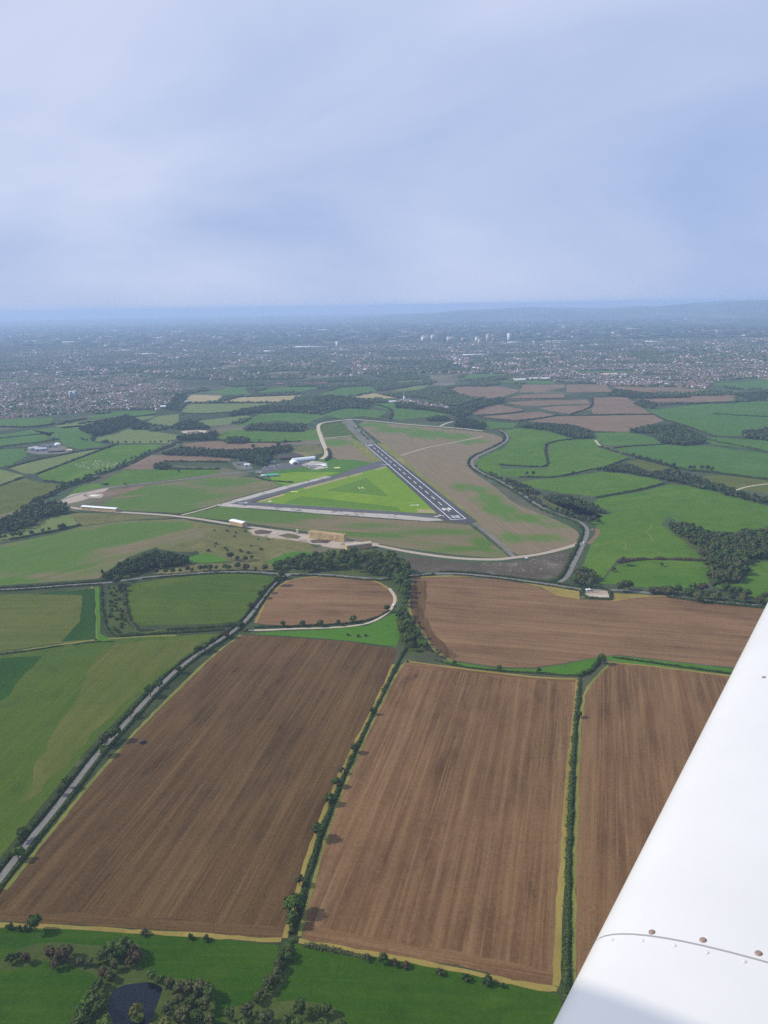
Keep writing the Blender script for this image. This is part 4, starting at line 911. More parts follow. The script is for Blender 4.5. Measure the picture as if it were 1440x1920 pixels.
# ================================================================== HOUSES
def house_arrays(L_, W_, H_, rise):
    a, b_ = L_ / 2, W_ / 2
    v = [(-a, -b_, 0), (a, -b_, 0), (a, b_, 0), (-a, b_, 0), (-a, -b_, H_), (a, -b_, H_), (a, b_, H_), (-a, b_, H_), (-a, 0, H_ + rise), (a, 0, H_ + rise)]
    q = [(0, 1, 5, 4), (2, 3, 7, 6), (4, 5, 9, 8), (6, 7, 8, 9)]; t_ = [(1, 2, 6), (1, 6, 9), (1, 9, 5), (3, 0, 4), (3, 4, 8), (3, 8, 7)]
    return np.array(v), np.array(q), np.array(t_)
HV = [house_arrays(9, 8, 5, 3), house_arrays(14, 8, 5, 3), house_arrays(22, 8.5, 5, 3.2)]
HM = ['brick_wall', 'render_wall', 'roof_tile_brown', 'roof_tile_red', 'roof_grey']
def house_pts(px, spacing, seed, prob=1.0):
    P = scatter(px, spacing, seed); ok = np.ones(len(P), bool)
    for f in FIELDPOLY: ok &= ~inside(P, f)
    P = P[ok]; P = P[np.array([noise.noise((x * .006, y * .006, 5.)) + .5 * noise.noise((x * .018, y * .018, 2.)) for x, y in P]) > -.30] if len(P) > 400 else P
    return P[RNG.random(len(P)) < prob]
SUB_L = [(-160, 792), (-160, 716), (40, 700), (150, 708), (260, 700), (345, 716), (340, 752), (300, 768), (215, 768), (150, 774), (0, 786)]
SUB_R = [(960, 712), (985, 692), (1100, 684), (1300, 682), (1600, 676), (1600, 704), (1440, 708), (1340, 714), (1325, 728), (1145, 722), (1050, 716)]
VIL = [(735, 757), (755, 750), (830, 757), (842, 766), (800, 768), (765, 762)]
hp = np.concatenate([house_pts(SUB_L, 17, 1, .62), house_pts(SUB_R, 17, 2, .66), house_pts(VIL, 20, 3, .9), house_pts([(860, 700), (960, 690), (985, 692), (960, 712), (900, 700)], 24, 4, .5)])
dist = np.hypot(hp[:, 0], hp[:, 1]); order = np.argsort(dist); hp = hp[order]
house_me = []
for hi_, (v, q, t_) in enumerate(HV[:2]):
    for wl in (0, 1):
        for rf in (2, 3, 4):
            house_me.append(np_mesh('house', v, quads=q, tris=t_, mats=[HM[wl], HM[rf]], midx=[0, 0, 1, 1] + [0] * 6))
vill = GP(VIL); vpoly = np.array([(p.x, p.y) for p in vill])
def hrot(x, y): return 3.0 * noise.noise((x * .004, y * .004, 2.2)) + (1.5708 if noise.noise((x * .02, y * .02, 8.)) > .15 else 0)
for i, (x, y) in enumerate(hp[:300]):
    o = link('house', random.choices(house_me, weights=[.5, .1, .4] * 4)[0]); o.location = (x, y, 0); o.rotation_euler = (0, 0, hrot(x, y) + random.uniform(-.1, .1))
    wl_, rf_ = [m_.name for m_ in o.data.materials]; look = ('brick' if 'brick' in wl_ else 'white') + ' house with a ' + {'roof_tile_brown': 'brown', 'roof_tile_red': 'red', 'roof_grey': 'grey'}[rf_] + ' roof'
    where = 'in the village around the church spire' if inside(np.array([[x, y]]), vpoly)[0] else 'on the near edge of the left suburb' if x < 0 else 'on the near edge of the right suburb'
    prop(o, 'small ' + look + ' ' + where, 'house', look.replace('house', 'houses') + ' ' + where)
def house_mass(P, label, sizes=(.62, .3, .08), grow=1.0):
    V = []; Q = []; T = []; mq = []; mt = []; off = 0; rng = RNG
    for (x, y) in P:
        v, q, t_ = HV[int(rng.choice(3, p=sizes))]; a = hrot(x, y) + rng.uniform(-.1, .1); c_, s_ = math.cos(a), math.sin(a)
        vv = v.copy() * grow * rng.uniform(.85, 1.15); vv = np.stack([vv[:, 0] * c_ - vv[:, 1] * s_ + x, vv[:, 0] * s_ + vv[:, 1] * c_ + y, vv[:, 2]], 1)
        wl = 1 if rng.random() < .20 else 0; rf = int(rng.choice([2, 3, 4, 1], p=[.48, .10, .38, .04]))
        V.append(vv); Q.append(q + off); T.append(t_ + off); off += len(v); mq += [wl, wl, rf, rf]; mt += [wl] * 6
    me = np_mesh('houses', np.concatenate(V), quads=np.concatenate(Q), tris=np.concatenate(T), mats=HM, midx=mq + mt)
    o = link('houses', me); prop(o, label, 'houses', None, 'stuff')
house_mass(hp[300:], 'mass of small suburban houses beyond the fields')
# further town: houses thinning among trees
FAR1 = [(-160, 714), (-160, 640), (200, 650), (700, 640), (1100, 636), (1600, 632), (1600, 678), (1300, 682), (1100, 684), (985, 692), (860, 700), (700, 702), (500, 712), (345, 712), (150, 706)]
fp = scatter(FAR1, 34, 11); keep = np.array([noise.noise((x * .0016, y * .0016, 1.)) + .35 * noise.noise((x * .006, y * .006, 4.)) for x, y in fp]) > (-.12 - .10 * (fp[:, 0] > 300)); fp = fp[keep]
for f in FIELDPOLY: fp = fp[~inside(fp, f)]
house_mass(fp[RNG.random(len(fp)) < .40][:9000], 'far hazy town of countless roofs below the horizon', (.2, .45, .35), 1.35)

FAR2 = [(-160, 645), (-160, 614), (400, 610), (900, 604), (1600, 596), (1600, 634), (1100, 638), (700, 642), (200, 652)]
fq = scatter(FAR2, 150, 12); kq = np.array([noise.noise((x * .0006, y * .0006, 3.)) + .4 * noise.noise((x * .002, y * .002, 7.)) for x, y in fq]) > .02; fq = fq[kq]
house_mass(fq[RNG.random(len(fq)) < .35][:5000], 'faint scatter of roofs just under the horizon', (.1, .3, .6), 2.4)
# ================================================================== WOODS THAT READ AS ONE MASS
def wood(px, sp, h, label, seed, mats=('leaves_far', 'leaves_olive'), split=(.8, .2), rr=.62, leaf=1.6, nclump=4, nleaf=7):
    P = scatter(px, sp, seed)
    if len(P) == 0: return
    hs = h * RNG.uniform(.75, 1.2, len(P)); wood_stuff('woodland', P, hs, sp * rr * RNG.uniform(.85, 1.2, len(P)), list(mats), label, leaf, nclump, nleaf, split=list(split))
wood([(1250,985),(1300,990),(1350,1010),(1400,1000),(1500,990),(1560,985),(1560,1046),(1400,1050),(1390,1090),(1330,1090),(1330,1052),(1290,1016)][:0] or [(1440,1000),(1560,990),(1560,1046),(1450,1048)], 11, 13, 'part of the big right wood that runs out of the frame', 5)
wood([(1176,811),(1225,814),(1240,832),(1290,837),(1325,830),(1300,815),(1270,800),(1215,803)], 12, 13, 'large wood between brown and green fields at the upper right', 6)
wood([(975,803),(1020,807),(1080,823),(1110,823),(1108,812),(1060,800),(1000,797)], 11, 12, 'long wood under the brown fields right of the airfield', 7)
wood([(1130,884),(1150,874),(1190,880),(1228,895),(1215,897),(1175,888)], 10, 12, 'belt of trees across the right pastures', 8)
wood([(1222,890),(1260,884),(1310,902),(1350,914),(1390,928),(1440,940),(1560,965),(1560,972),(1440,948),(1380,934),(1330,920),(1270,906),(1235,900)], 11, 11, 'curving tree belt below the cattle pasture on the right', 9)
wood([(148,808),(180,820),(215,812),(262,794),(240,782),(200,792),(165,801)], 13, 14, 'dark wood on the rise left of centre', 10)
wood([(245,806),(278,806),(276,797),(250,797)], 12, 13, 'small dark copse beside the left wood', 11)
wood([(322,806),(345,792),(375,796),(395,806),(340,806)], 13, 13, 'copse behind the pale yard', 12)
wood([(328,827),(400,827),(410,813),(380,817),(340,821)], 12, 13, 'wood in front of the pale yard', 13)
wood([(460,808),(570,810),(572,798),(470,798)], 14, 10, 'scrubby wood beyond the airfield hangars', 14, ('leaves_far', 'leaves_olive'), (.6, .4))
wood([(430,781),(490,774),(597,774),(597,766),(500,764),(440,774)], 14, 12, 'long tree belt above the scrubby wood', 15)
wood([(587,752),(615,744),(690,754),(690,768),(640,764),(597,768)], 15, 13, 'wood in the centre beyond the runway end', 16, ('leaves_olive', 'leaves_far'), (.5, .5))
wood([(300,854),(370,856),(440,860),(492,876),(505,869),(512,854),(500,844),(440,849),(340,843)], 12, 11, 'tree belt left of the airfield buildings', 17)
wood([(500,853),(548,847),(545,838),(505,843)], 11, 10, 'trees behind the brown barn', 31)
wood([(852,801),(912,806),(910,797),(860,786)], 12, 12, 'wood at the far right corner of the airfield', 18)
wood([(800,790),(842,790),(838,783),(808,784)], 12, 9, 'small copse beyond the airfield edge', 19)
wood([(215,873),(300,873),(300,865),(230,868)][:0] or [(288,881),(318,881),(316,873),(292,873)], 11, 11, 'round copse in the corner of the green field left', 20)
wood([(423,832),(455,832),(470,828),(455,823),(428,824)], 12, 11, 'copse alone in the green field behind the hangars', 21)
wood([(330,770),(350,748),(345,740),(330,745),(312,768)], 14, 13, 'dark trees at the right end of the left suburb', 22)
wood([(960,905),(985,912),(1010,925),(1000,930),(965,915),(945,897)], 9, 7, 'bushy belt beside the winding road right of the airfield', 23)
wood([(1020,935),(1060,932),(1085,940),(1120,952),(1135,966),(1110,962),(1070,950),(1040,945)], 10, 9, 'tree belt running down the right pasture', 24)
wood([(740,765),(745,758),(850,772),(905,755),(940,748),(945,755),(905,765),(860,785),(848,778),(800,770)], 14, 12, 'trees around the village', 25)
wood([(1140,742),(1155,733),(1240,742),(1290,742),(1290,746),(1200,748)], 13, 10, 'hedge trees under the right suburb', 26)
wood([(1190,760),(1205,752),(1232,760),(1222,768)], 12, 11, 'copse between brown fields and green slope', 27)
wood([(0,984),(40,962),(80,948),(122,950),(128,962),(80,973),(60,990),(20,1000),(-60,1008),(-120,1010),(-120,1000)], 11, 14, 'dark wood at the left edge beside the white-sheeted stack', 28)
wood([(1378,742),(1440,735),(1560,735),(1560,748),(1400,752)], 14, 11, 'wood at the far right above the green slope', 29)
wood([(1390,812),(1440,806),(1560,802),(1560,826),(1440,828),(1400,822)], 12, 10, 'trees at the right edge amid green fields', 30)
# trees everywhere beyond, wherever there is no field: countless
def tree_mass(px, spacing, seed, h, label, thr=-.2, clear=None):
    P = scatter(px, spacing, seed)
    nz_ = np.array([noise.noise((x * .004, y * .004, 6.)) for x, y in P]); P = P[nz_ > thr]
    for f in FIELDPOLY: P = P[~inside(P, f)]
    iv, if_ = ico(); V = []; T = []; mi = []; off = 0
    for (x, y) in P:
        r_ = spacing * .5 * RNG.uniform(.7, 1.3); hh = h * RNG.uniform(.6, 1.25)
        v = iv * np.array([r_, r_, hh / 2]) * RNG.uniform(.75, 1.2, (len(iv), 1)) + np.array([x, y, hh / 2]); V.append(v); T.append(if_ + off); off += len(v); mi += [int(RNG.random() < .25)] * 20
    me = np_mesh('trees', np.concatenate(V), tris=np.concatenate(T), mats=['leaves_far', 'leaves_olive'], midx=mi)
    prop(link('trees', me), label, 'trees', None, 'stuff')
tree_mass([(330,775),(345,735),(460,712),(700,704),(860,702),(985,694),(985,725),(860,762),(760,758),(700,760),(600,775),(450,795),(380,790)], 15, 41, 10, 'countless trees between the middle fields and the town', -.12)
tree_mass(SUB_L, 21, 42, 8, 'garden trees among the houses of the left suburb', -.35)
tree_mass(SUB_R, 23, 43, 8, 'garden trees among the houses of the right suburb', -.3)
tree_mass(FAR1, 36, 44, 12, 'trees among the far town', -.15)
tree_mass([(1145,735),(1330,733),(1336,720),(1440,712),(1600,706),(1600,752),(1440,752),(1300,758),(1240,762)], 20, 45, 9, 'countless trees on the far right between fields', .0)
tree_mass([(-160,812),(-160,780),(340,772),(330,800),(200,830),(100,860),(0,860)], 24, 46, 8, 'scattered trees between the small left fields', .12)
tree_mass(FAR2, 190, 47, 26, 'dark woods in the far haze under the horizon', .05)

# ================================================================== HEDGES
def off(key, d, i0=0., i1=1.):
    P = ROADS[key]; n_ = len(P); return offset_line(P[int(n_ * i0):max(int(n_ * i0) + 2, int(n_ * i1))], d)
hedge(None, 'trimmed hedge along the left verge of the diagonal lane', 2.4, 3.4, world=off('lane', 6.2, 0, .80))
hedge(None, 'trimmed hedge along the right verge of the diagonal lane, edging the dark ploughed field', 2.2, 3.2, world=off('lane', -6.0, 0, .74))
hedge([(474,1158),(500,1119),(520,1095),(536,1082)], 'hedge beside the lane along the small ploughed field', 2.2, 3.)
hedge([(458,1158),(480,1128),(505,1098),(518,1086)], 'hedge beside the lane along the round green field', 2.2, 3.)
hedge([(546,1752),(573,1660),(603,1560),(653,1435),(711,1315),(749,1238),(762,1215)], 'overgrown hedge between the two big ploughed fields', 2.3, 4.2, lump=.45)
hedge([(1062,1990),(1063,1830),(1064,1700),(1068,1550),(1075,1400),(1083,1320),(1089,1268)], 'long dark hedge between the middle and right ploughed fields', 1.9, 4.8, lump=.45)
hedge([(815,1238),(860,1250),(930,1258),(1000,1262),(1085,1268)], 'hedge along the top of the middle ploughed field', 1.8, 2.6)
hedge([(1085,1268),(1105,1262),(1119,1247),(1126,1234)], 'thick bushy hedge on the bend between three ploughed fields', 3.2, 5.5)
hedge([(1150,1233),(1250,1247),(1363,1263),(1560,1288)], 'row of clipped hedge above the right ploughed field', 2.0, 3.0, gap=.22)
hedge(None, 'hedge on the far side of the main road at the left edge', 2.5, 3.5, world=off('main', 6.5, 0, .165))
hedge(None, 'hedge on the near side of the main road at the left edge', 2.2, 3.2, world=off('main', -6.5, 0, .16))
hedge(None, 'hedge between the main road and the round green field', 1.8, 3., world=off('main', -7, .22, .40))
hedge(None, 'hedge between the main road and the small ploughed field', 2.4, 3.5, world=off('main', -7.5, .425, .60))
hedge(None, 'near hedge of the main road above the pale ploughed field', 1.9, 2.8, world=off('main', -7, .615, .76))
hedge(None, 'far hedge of the main road below the rough dark ground', 2.6, 4., world=off('main', 7, .60, .78))
hedge(None, 'near hedge of the main road at the right edge', 3.6, 7., world=off('main', -7, .85, 1.))
hedge(None, 'far hedge of the main road at the right edge', 2.0, 3.5, world=off('main', 7.5, .86, 1.))
hedge(None, 'dark hedge lining the outside of the winding road round the airfield', 3.2, 6., world=off('side', 9, .30, .97), lump=.5)
hedge(None, 'hedge on the inner side of the winding road', 2.5, 4.5, world=off('side', -8, .38, .66), lump=.6, gap=.3)
hedge(None, 'dark hedge where the winding road leaves the main road', 3.5, 6.5, world=off('side', 8.5, .03, .30), lump=.5)
hedge([(190,1100),(191,1150),(199,1182),(216,1195),(262,1190),(330,1187),(420,1181)], 'curved overgrown hedge round the scrub beside the green field', 2.8, 4.5, lump=.5)
hedge([(233,1100),(236,1135),(241,1165),(258,1180)], 'bushy hedge on the left side of the round green field', 3.2, 6., lump=.6, mat='leaves_olive')
hedge([(262,1183),(330,1180),(400,1176),(450,1172)], 'bushy belt along the bottom of the round green field', 2.8, 6., lump=.7, gap=.15)
hedge([(478,1177),(560,1174),(640,1171),(700,1162),(730,1145)], 'low hedge under the small ploughed field', 1.9, 2.8)
hedge([(-120,1241),(0,1227),(60,1220),(115,1211)], 'thin dark hedge between the two left crop fields', 1.3, 2.6)
hedge([(140,1209),(170,1204),(212,1203)], 'short piece of hedge beside the yellow-green strip', 1.3, 2.6)
hedge([(572,1773),(610,1780),(650,1787),(690,1796)], 'bramble hedge below the middle ploughed field', 2.2, 3.5, mat='leaves_olive', lump=.5)
hedge([(546,1764),(536,1790),(526,1815)], 'bushy hedge end between the two bottom meadows', 3.5, 6., lump=.8, mat='leaves')
hedge([(1093,1103),(1090,1121),(1146,1124)], 'clipped hedge round the small yard by the road', 3.0, 5.)
hedge([(1147,1122),(1142,1106),(1120,1104)], 'clipped hedge on the right and back of the small yard', 3.0, 5.)
# middle distance and far field boundaries
FAR_H = [([(1160,1056),(1200,1049),(1260,1049),(1330,1052)], 'brownish hedge between the two right pastures', 3.5, 7., 'leaves_brown'),
 ([(1025,832),(1050,826),(1090,822),(1112,823)], 'hedge on the right pasture below the long wood', 3., 5., None), ([(1024,833),(1022,848),(1027,862),(1027,876),(985,875),(938,872)], 'dark hedge with a square corner in the bright pasture', 3.2, 5., None),
 ([(975,895),(1030,896),(1065,891),(1110,880),(1140,876)], 'hedge winding across the right pastures', 2.8, 4.5, None), ([(1120,933),(1160,926),(1200,919),(1245,907)], 'short hedge running up the right pasture', 3., 6., None),
 ([(1150,841),(1180,837),(1240,834)], 'thin hedge below the upper right wood', 2.5, 4., None), ([(1125,838),(1180,855),(1230,866),(1280,882),(1340,887),(1440,900),(1560,917)], 'long dark hedge across the right side under the wide green field', 4., 8., None),
 ([(1120,882),(1150,870),(1178,860)], 'hedge joining the belt to the long hedge on the right', 2.5, 4., None), ([(1300,815),(1340,828),(1375,834),(1440,848)], 'hedge right of the upper right wood', 3., 6., None),
 ([(1240,785),(1290,800),(1340,818)], 'hedge down the green slope on the right', 2.5, 4., None), ([(1340,776),(1380,779),(1440,782)], 'thin hedge across the far green slope', 2.5, 4., None),
 ([(70,889),(110,874),(165,853),(220,833)], 'straight hedge left of the field of pale plots', 3., 5., None), ([(83,902),(130,907),(165,904),(185,896)], 'bushy hedge under the field of pale plots', 4., 8., None),
 ([(0,911),(45,895)], 'short straight hedge at the left edge', 3., 5., None), ([(17,877),(67,863),(110,855),(157,845),(205,840)], 'hedge behind the left farm field', 3., 5., None),
 ([(0,838),(80,829),(110,824)], 'hedge left of the farm', 3., 5., None), ([(0,822),(60,816),(100,812)], 'second hedge left of the farm', 2.5, 4., None),
 ([(20,1012),(60,1004),(100,997),(150,985)], 'hedge with trees below the left wood', 3.5, 7., None), ([(0,990),(60,975),(130,963)], 'hedge inside the left wood clearing', 3.5, 7., None),
 ([(300,880),(360,880),(410,880)], 'clipped double hedge left of the airfield trees', 4., 8., None), ([(308,866),(360,866),(425,867)], 'dark hedge behind the bright green field', 4., 8., None),
 ([(480,895),(500,901),(520,903),(548,905)], 'dark hedge in front of the clubhouse', 3., 5., None), ([(612,864),(618,858),(619,848),(615,843)], 'rounded dark hedge on the bend of the pale track', 4., 9., None),
 ([(485,830),(520,830),(562,828)], 'thin hedge behind the airfield barn', 2.5, 4., None), ([(1140,779),(1047,780)], 'thin hedge between the far brown fields', 2.5, 4., None),
 ([(970,789),(1012,785),(1045,779)], 'curving hedge between the far brown fields', 3., 5., None), ([(1070,777),(1100,768),(1112,760),(1110,748)], 'curved hedge on the bend of the far brown fields', 3., 6., None),
 ([(895,779),(940,777),(980,772)], 'hedge between left far brown fields', 2.5, 4., None), ([(900,783),(940,787),(988,791)], 'hedge above the green field by the airfield', 2.5, 5., None), ([(935,749),(980,748),(1060,747)], 'straight far hedge above the brown fields', 2.5, 5., None),
 ([(1112,778),(1222,777)], 'far hedge between two right brown fields', 2.5, 4., None), ([(1225,777),(1246,788)], 'short hedge at the tip of the right brown field', 2.5, 4., None), ([(1190,757),(1300,756),(1376,756)], 'hedge with trees under the far brown strip', 4., 7., None),
 ([(150,795),(200,787),(290,778)], 'hedge below the left suburb', 4., 8., None), ([(0,801),(60,802),(100,796),(160,786)], 'hedge under the left suburb at the edge', 5., 10., None), ([(1240,760),(1310,757),(1440,751)], 'hedge on top of the far green slope', 4., 8., None),
 ([(340,775),(375,777),(435,773)], 'hedge between far olive fields', 3., 5., None), ([(355,757),(412,756),(512,756)], 'hedge under the straw fields', 3., 5., None), ([(402,823),(440,830),(485,830)], 'hedge right of the wood by the pale yard', 3., 5., None),
 ([(600,778),(640,766),(690,764)], 'hedge beyond the far runway end', 3.5, 7., None), ([(685,757),(720,762),(737,771),(732,786)], 'hedge with trees between far green fields', 4., 8., None), ([(850,772),(865,783),(880,790)], 'hedge right of the village field', 4., 8., None)]
for px, lb, h_, w_, mt in FAR_H: hedge(px, lb, h_, w_, mt or 'hedge_leaves', lump=.45)
hedge(None, 'hedge on the left of the straight lane at the far left', 3., 5., world=off('lane2', 6.5), lump=.5)
hedge(None, 'hedge on the right of the straight lane at the far left', 3., 5., world=off('lane2', -6.5), lump=.5, gap=.2)

# ================================================================== TREES ONE BY ONE
LOOK = {'oak': 'dark green', 'bright': 'bright green', 'olive': 'grey-green', 'tall': 'slim dark', 'brown': 'brown-leaved', 'yellow': 'pale yellow-green'}
def fill(px, sp, kinds, hts, label, group, seed, jig=0):
    for (x, y) in scatter(px, sp, seed):
        kd = random.choice(kinds); lk = LOOK[kd] + ' '; tree(0, 0, random.uniform(*hts), kd, lk + label, lk + group, world=Vector((x, y)))
fill([(505,1073),(560,1052),(600,1045),(640,1043),(700,1046),(745,1049),(763,1072),(768,1100),(750,1108),(735,1098),(700,1083),(640,1073),(560,1073)], 17.5, ['oak', 'oak', 'oak', 'bright', 'olive', 'tall'], (10.5, 15), 'tree of the dense dark wood below the straw stacks', 'trees of the wood below the straw stacks', 51)
wood([(198,1086),(240,1063),(290,1045),(345,1049),(354,1059),(290,1069),(240,1082)], 11, 15, 'dark wood left of the rough ground', 52, ('leaves', 'leaves_olive', 'leaves_far'), (.7, .1, .2), leaf=.95, nclump=9, nleaf=22)
wood([(1250,988),(1300,993),(1350,1012),(1400,1003),(1440,1000),(1450,1046),(1400,1050),(1390,1092),(1330,1092),(1330,1054),(1290,1018)], 13, 14, 'big dark wood in the right pastures', 53, ('leaves', 'leaves_olive', 'leaves_bright'), (.55, .3, .15), leaf=.95, nclump=9, nleaf=22)
fill([(1065,1098),(1085,1070),(1112,1072),(1125,1092),(1120,1104),(1095,1104)], 14, ['olive', 'oak', 'brown'], (7.5, 10), 'tree of the clump beside the road junction', 'trees at the road junction', 54)
fill([(745,1155),(762,1150),(772,1165),(782,1195),(800,1222),(775,1228),(757,1210)], 13, ['oak', 'oak', 'olive', 'bright'], (8, 11), 'tree of the narrow strip left of the pale ploughed field', 'trees of the strip between ploughed fields', 55)
fill([(748,1100),(765,1104),(765,1142),(752,1140)], 12, ['bright', 'oak'], (8, 11), 'tree of the clump just below the dense wood', 'trees below the dense wood', 56)
fill([(1040,958),(1062,963),(1085,972),(1118,978),(1130,985),(1110,985),(1080,975),(1050,968)], 14, ['olive', 'olive', 'oak'], (7, 9.5), 'tree of the row on the bend of the winding road', 'trees on the bend of the winding road', 57)
# single trees
T1 = [(282,1306,10,'oak','round tree on the left verge, nearest to the two cars'), (300,1290,6,'oak','small tree just above the round verge tree'), (335,1262,6.5,'oak','small dark tree in the lane hedge above the two cars'), (372,1226,8,'oak','left one of the paired trees on the lane'), (384,1222,9,'oak','right one of the paired trees on the lane'), (400,1208,7,'oak','small tree above the paired lane trees'),
 (425,1196,9,'brown','reddish tree by the lane crossroads'), (452,1182,9,'oak','dark round tree at the lane crossroads'), (196,1398,10,'olive','left one of the three big trees overhanging the lane'), (216,1388,11,'oak','tallest of the three big trees overhanging the lane'), (196,1416,8,'bright','lowest of the three trees overhanging the lane'), (245,1346,7,'oak','small tree on the lane just above the three big trees'),
 (128,1478,8,'oak','tree in the lane hedge half way down the left side'), (114,1490,6,'oak','small tree below the half-way lane tree'), (44,1575,8,'oak','dark tree by the lane near the left edge'), (35,1612,8,'bright','bright tree overhanging the lane, lowest at the left edge'),
 (598,1572,9.5,'oak','large round tree in the hedge between the big ploughed fields'), (617,1508,7.5,'oak','dark ball-shaped tree above the large hedge tree'), (632,1475,6.5,'oak','third tree up in the hedge between the big ploughed fields'), (664,1412,7,'olive','grey-green tree in the middle of the hedge between ploughed fields'), (698,1340,6,'olive','small tree near the top of the hedge between ploughed fields'), (553,1712,11,'bright','bright green tree near the foot of the hedge between ploughed fields'), (549,1735,8,'oak','dark tree at the foot of the hedge between ploughed fields'), (562,1660,6,'olive','thin tree above the bright green hedge tree'), (640,1450,5,'olive','little scrubby tree half way up the hedge'),
 (1085,1345,5.5,'oak','single small tree in the right-hand hedge'), (935,1258,5.5,'bright','bright small tree on the hedge of the middle ploughed field'), (1010,1262,5,'oak','dark small tree right of the bright one on the same hedge'), (852,1247,4.5,'oak','tiny tree at the left of the middle field hedge'), (820,1232,7,'yellow','thin pale tree at the corner of the pale ploughed field'), (1127,1245,9,'oak','dark tree on the bend between three ploughed fields'), (1095,1264,4.5,'bright','little bush-like tree beside the bend'),
 (531,1176,6.5,'oak','leftmost of the ball trees under the small ploughed field'), (568,1175,7,'oak','second ball tree under the small ploughed field'), (600,1175,7,'oak','third ball tree under the small ploughed field'), (635,1173,6,'oak','fourth ball tree under the small ploughed field'), (662,1168,8,'oak','fifth and largest ball tree under the small ploughed field'), (726,1148,8,'oak','ball tree beside the white van'),
 (490,1122,9,'oak','dark tree beside the lane at the round green field'), (499,1112,9,'oak','taller dark tree beside the lane above its neighbour'), (470,1142,7,'brown','brownish tree on the lane at the round green field'), (522,1098,12,'bright','bright tall tree where the lane meets the main road'), (527,1086,10,'oak','dark tree just above the lane junction'), (1265,1118,0,'',''),
 (220,1098,11,'oak','big dark tree at the left road junction'), (228,1108,9,'oak','dark tree below the left road junction'), (205,1088,10,'oak','dark tree above the left road junction'), (193,1080,9,'tall','tall thin tree at the left end of the dark wood'), (240,1090,8,'bright','bright tree right of the left road junction'),
 (68,1746,9,'oak','tall dark bush-tree on the dry margin at the bottom left'), (718,1806,5,'oak','dark conical tree on the margin below the middle field'),
 (433,1050,10,'oak','lone dark tree on the rough ground'), (445,1052,7,'olive','bushy tree right of the lone dark tree'), (460,1053,7,'oak','bushy tree second right of the lone dark tree'), (472,1050,6,'oak','bushy tree third right of the lone dark tree'),
 (1225,1105,0,'',''), (1170,1108,11.7,'olive','grey-green tree on the road right of the hedged yard'), (1160,1110,10.4,'oak','dark tree directly right of the hedged yard'), (1180,1106,10.4,'oak','round tree between the yard and the clipped block'), (1300,1112,11.7,'bright','pale tree on the road left of the dark group'), (1308,1130,11.7,'olive','round tree on the near side of the road at the right'), (1318,1110,10.4,'brown','brown tree behind the pale roadside tree'), (1340,1106,13.0,'oak','dark roadside tree below the big wood'), (1360,1112,11.7,'oak','first dark tree of the group at the right road'), (1372,1116,10.4,'oak','second dark tree of the group at the right road'), (1385,1120,11.7,'oak','third dark tree of the group at the right road'), (1400,1122,10.4,'oak','fourth dark tree of the group at the right road'), (1432,1128,10.4,'oak','dark tree at the right edge of the road'), (1255,1118,9.1,'olive','pale bushy tree on the near road hedge'), (1270,1114,10.4,'oak','round tree just right of the clipped block'),
 (1168,1060,10.4,'brown','brown tree at the left end of the brownish hedge'), (1150,1072,6,'brown','small brown tree below the end of the brownish hedge'), (1240,1062,5,'brown','small brown bush-tree alone in the lower pasture'), (1298,815,9,'oak','lone tree on the green slope right of the wood'),
 (988,892,8,'olive','left of two round trees on the pasture hedge'), (1000,893,10,'oak','right of two round trees on the pasture hedge'), (1075,890,7,'oak','small dark tree on the winding pasture hedge'),
 (425,1878,0,'',''), (235,910,5,'oak','tiny lone tree in the bright green field at the left'), (335,886,6,'oak','small lone tree in the bright green field right half'),
 (475,842,11,'oak','left one of two dark round trees behind the airfield'), (535,834,12,'oak','right one of two dark round trees behind the airfield'), (522,838,11,'oak','dark round tree left of its bigger twin behind the airfield'), (497,846,9,'oak','small round tree above the airfield belt'), (487,829,7,'oak','lone tree on the thin hedge behind the airfield')]
for px, py, h_, kd, lb in T1:
    if h_: tree(px, py, h_, kd, lb, None)
# trees strung along roads and far hedges (alike, told apart only as rows)
def row(px, n_, hts, kinds, label, group, world=None, spread=3.):
    P = world or smooth_open(GP(px), 1); L_ = [0.]
    for a, b_ in zip(P, P[1:]): L_.append(L_[-1] + (b_ - a).length)
    for i in range(n_):
        d = L_[-1] * (i + random.uniform(.15, .85)) / n_
        for j in range(len(P) - 1):
            if L_[j + 1] >= d: q = P[j].lerp(P[j + 1], (d - L_[j]) / max(1e-6, L_[j + 1] - L_[j])); break
        kd = random.choice(kinds); lk = LOOK[kd] + ' '; tree(0, 0, random.uniform(*hts), kd, lk + label, lk + group, world=q + Vector((random.uniform(-spread, spread), random.uniform(-spread, spread))))
def far_row(px, n_, hts, kinds, label, group):
    P = smooth_open(GP(px), 1); Q = []
    for i in range(n_ * 2):
        f_ = (i + random.uniform(.1, .9)) / (n_ * 2) * (len(P) - 1); a = int(f_); q = P[a].lerp(P[a + 1], f_ - a); Q.append((q.x + random.uniform(-5, 5), q.y + random.uniform(-5, 5)))
    hs = [random.uniform(*hts) * 1.25 for _ in Q]; wood_stuff('hedgerow_trees', Q, hs, [h_ * .42 for h_ in hs], ['leaves_far'], label.replace('tree', 'trees', 1), .95, 7, 14)
row(None, 20, (5, 9), ['oak', 'olive', 'oak', 'brown'], 'roadside tree between the main road and the stubble strip', 'trees on the far side of the main road', world=off('main', 9, .235, .41))
far_row([(110,917),(150,903),(180,890),(240,868),(285,848)], 14, (6, 10), ['oak'], 'hedgerow tree on the straight lane at the far left', 'trees along the far left lane')
far_row([(152,826),(200,833),(260,832),(330,830)], 8, (7, 10), ['oak'], 'tree of the spaced row behind the field of pale plots', 'spaced row behind the pale plots')
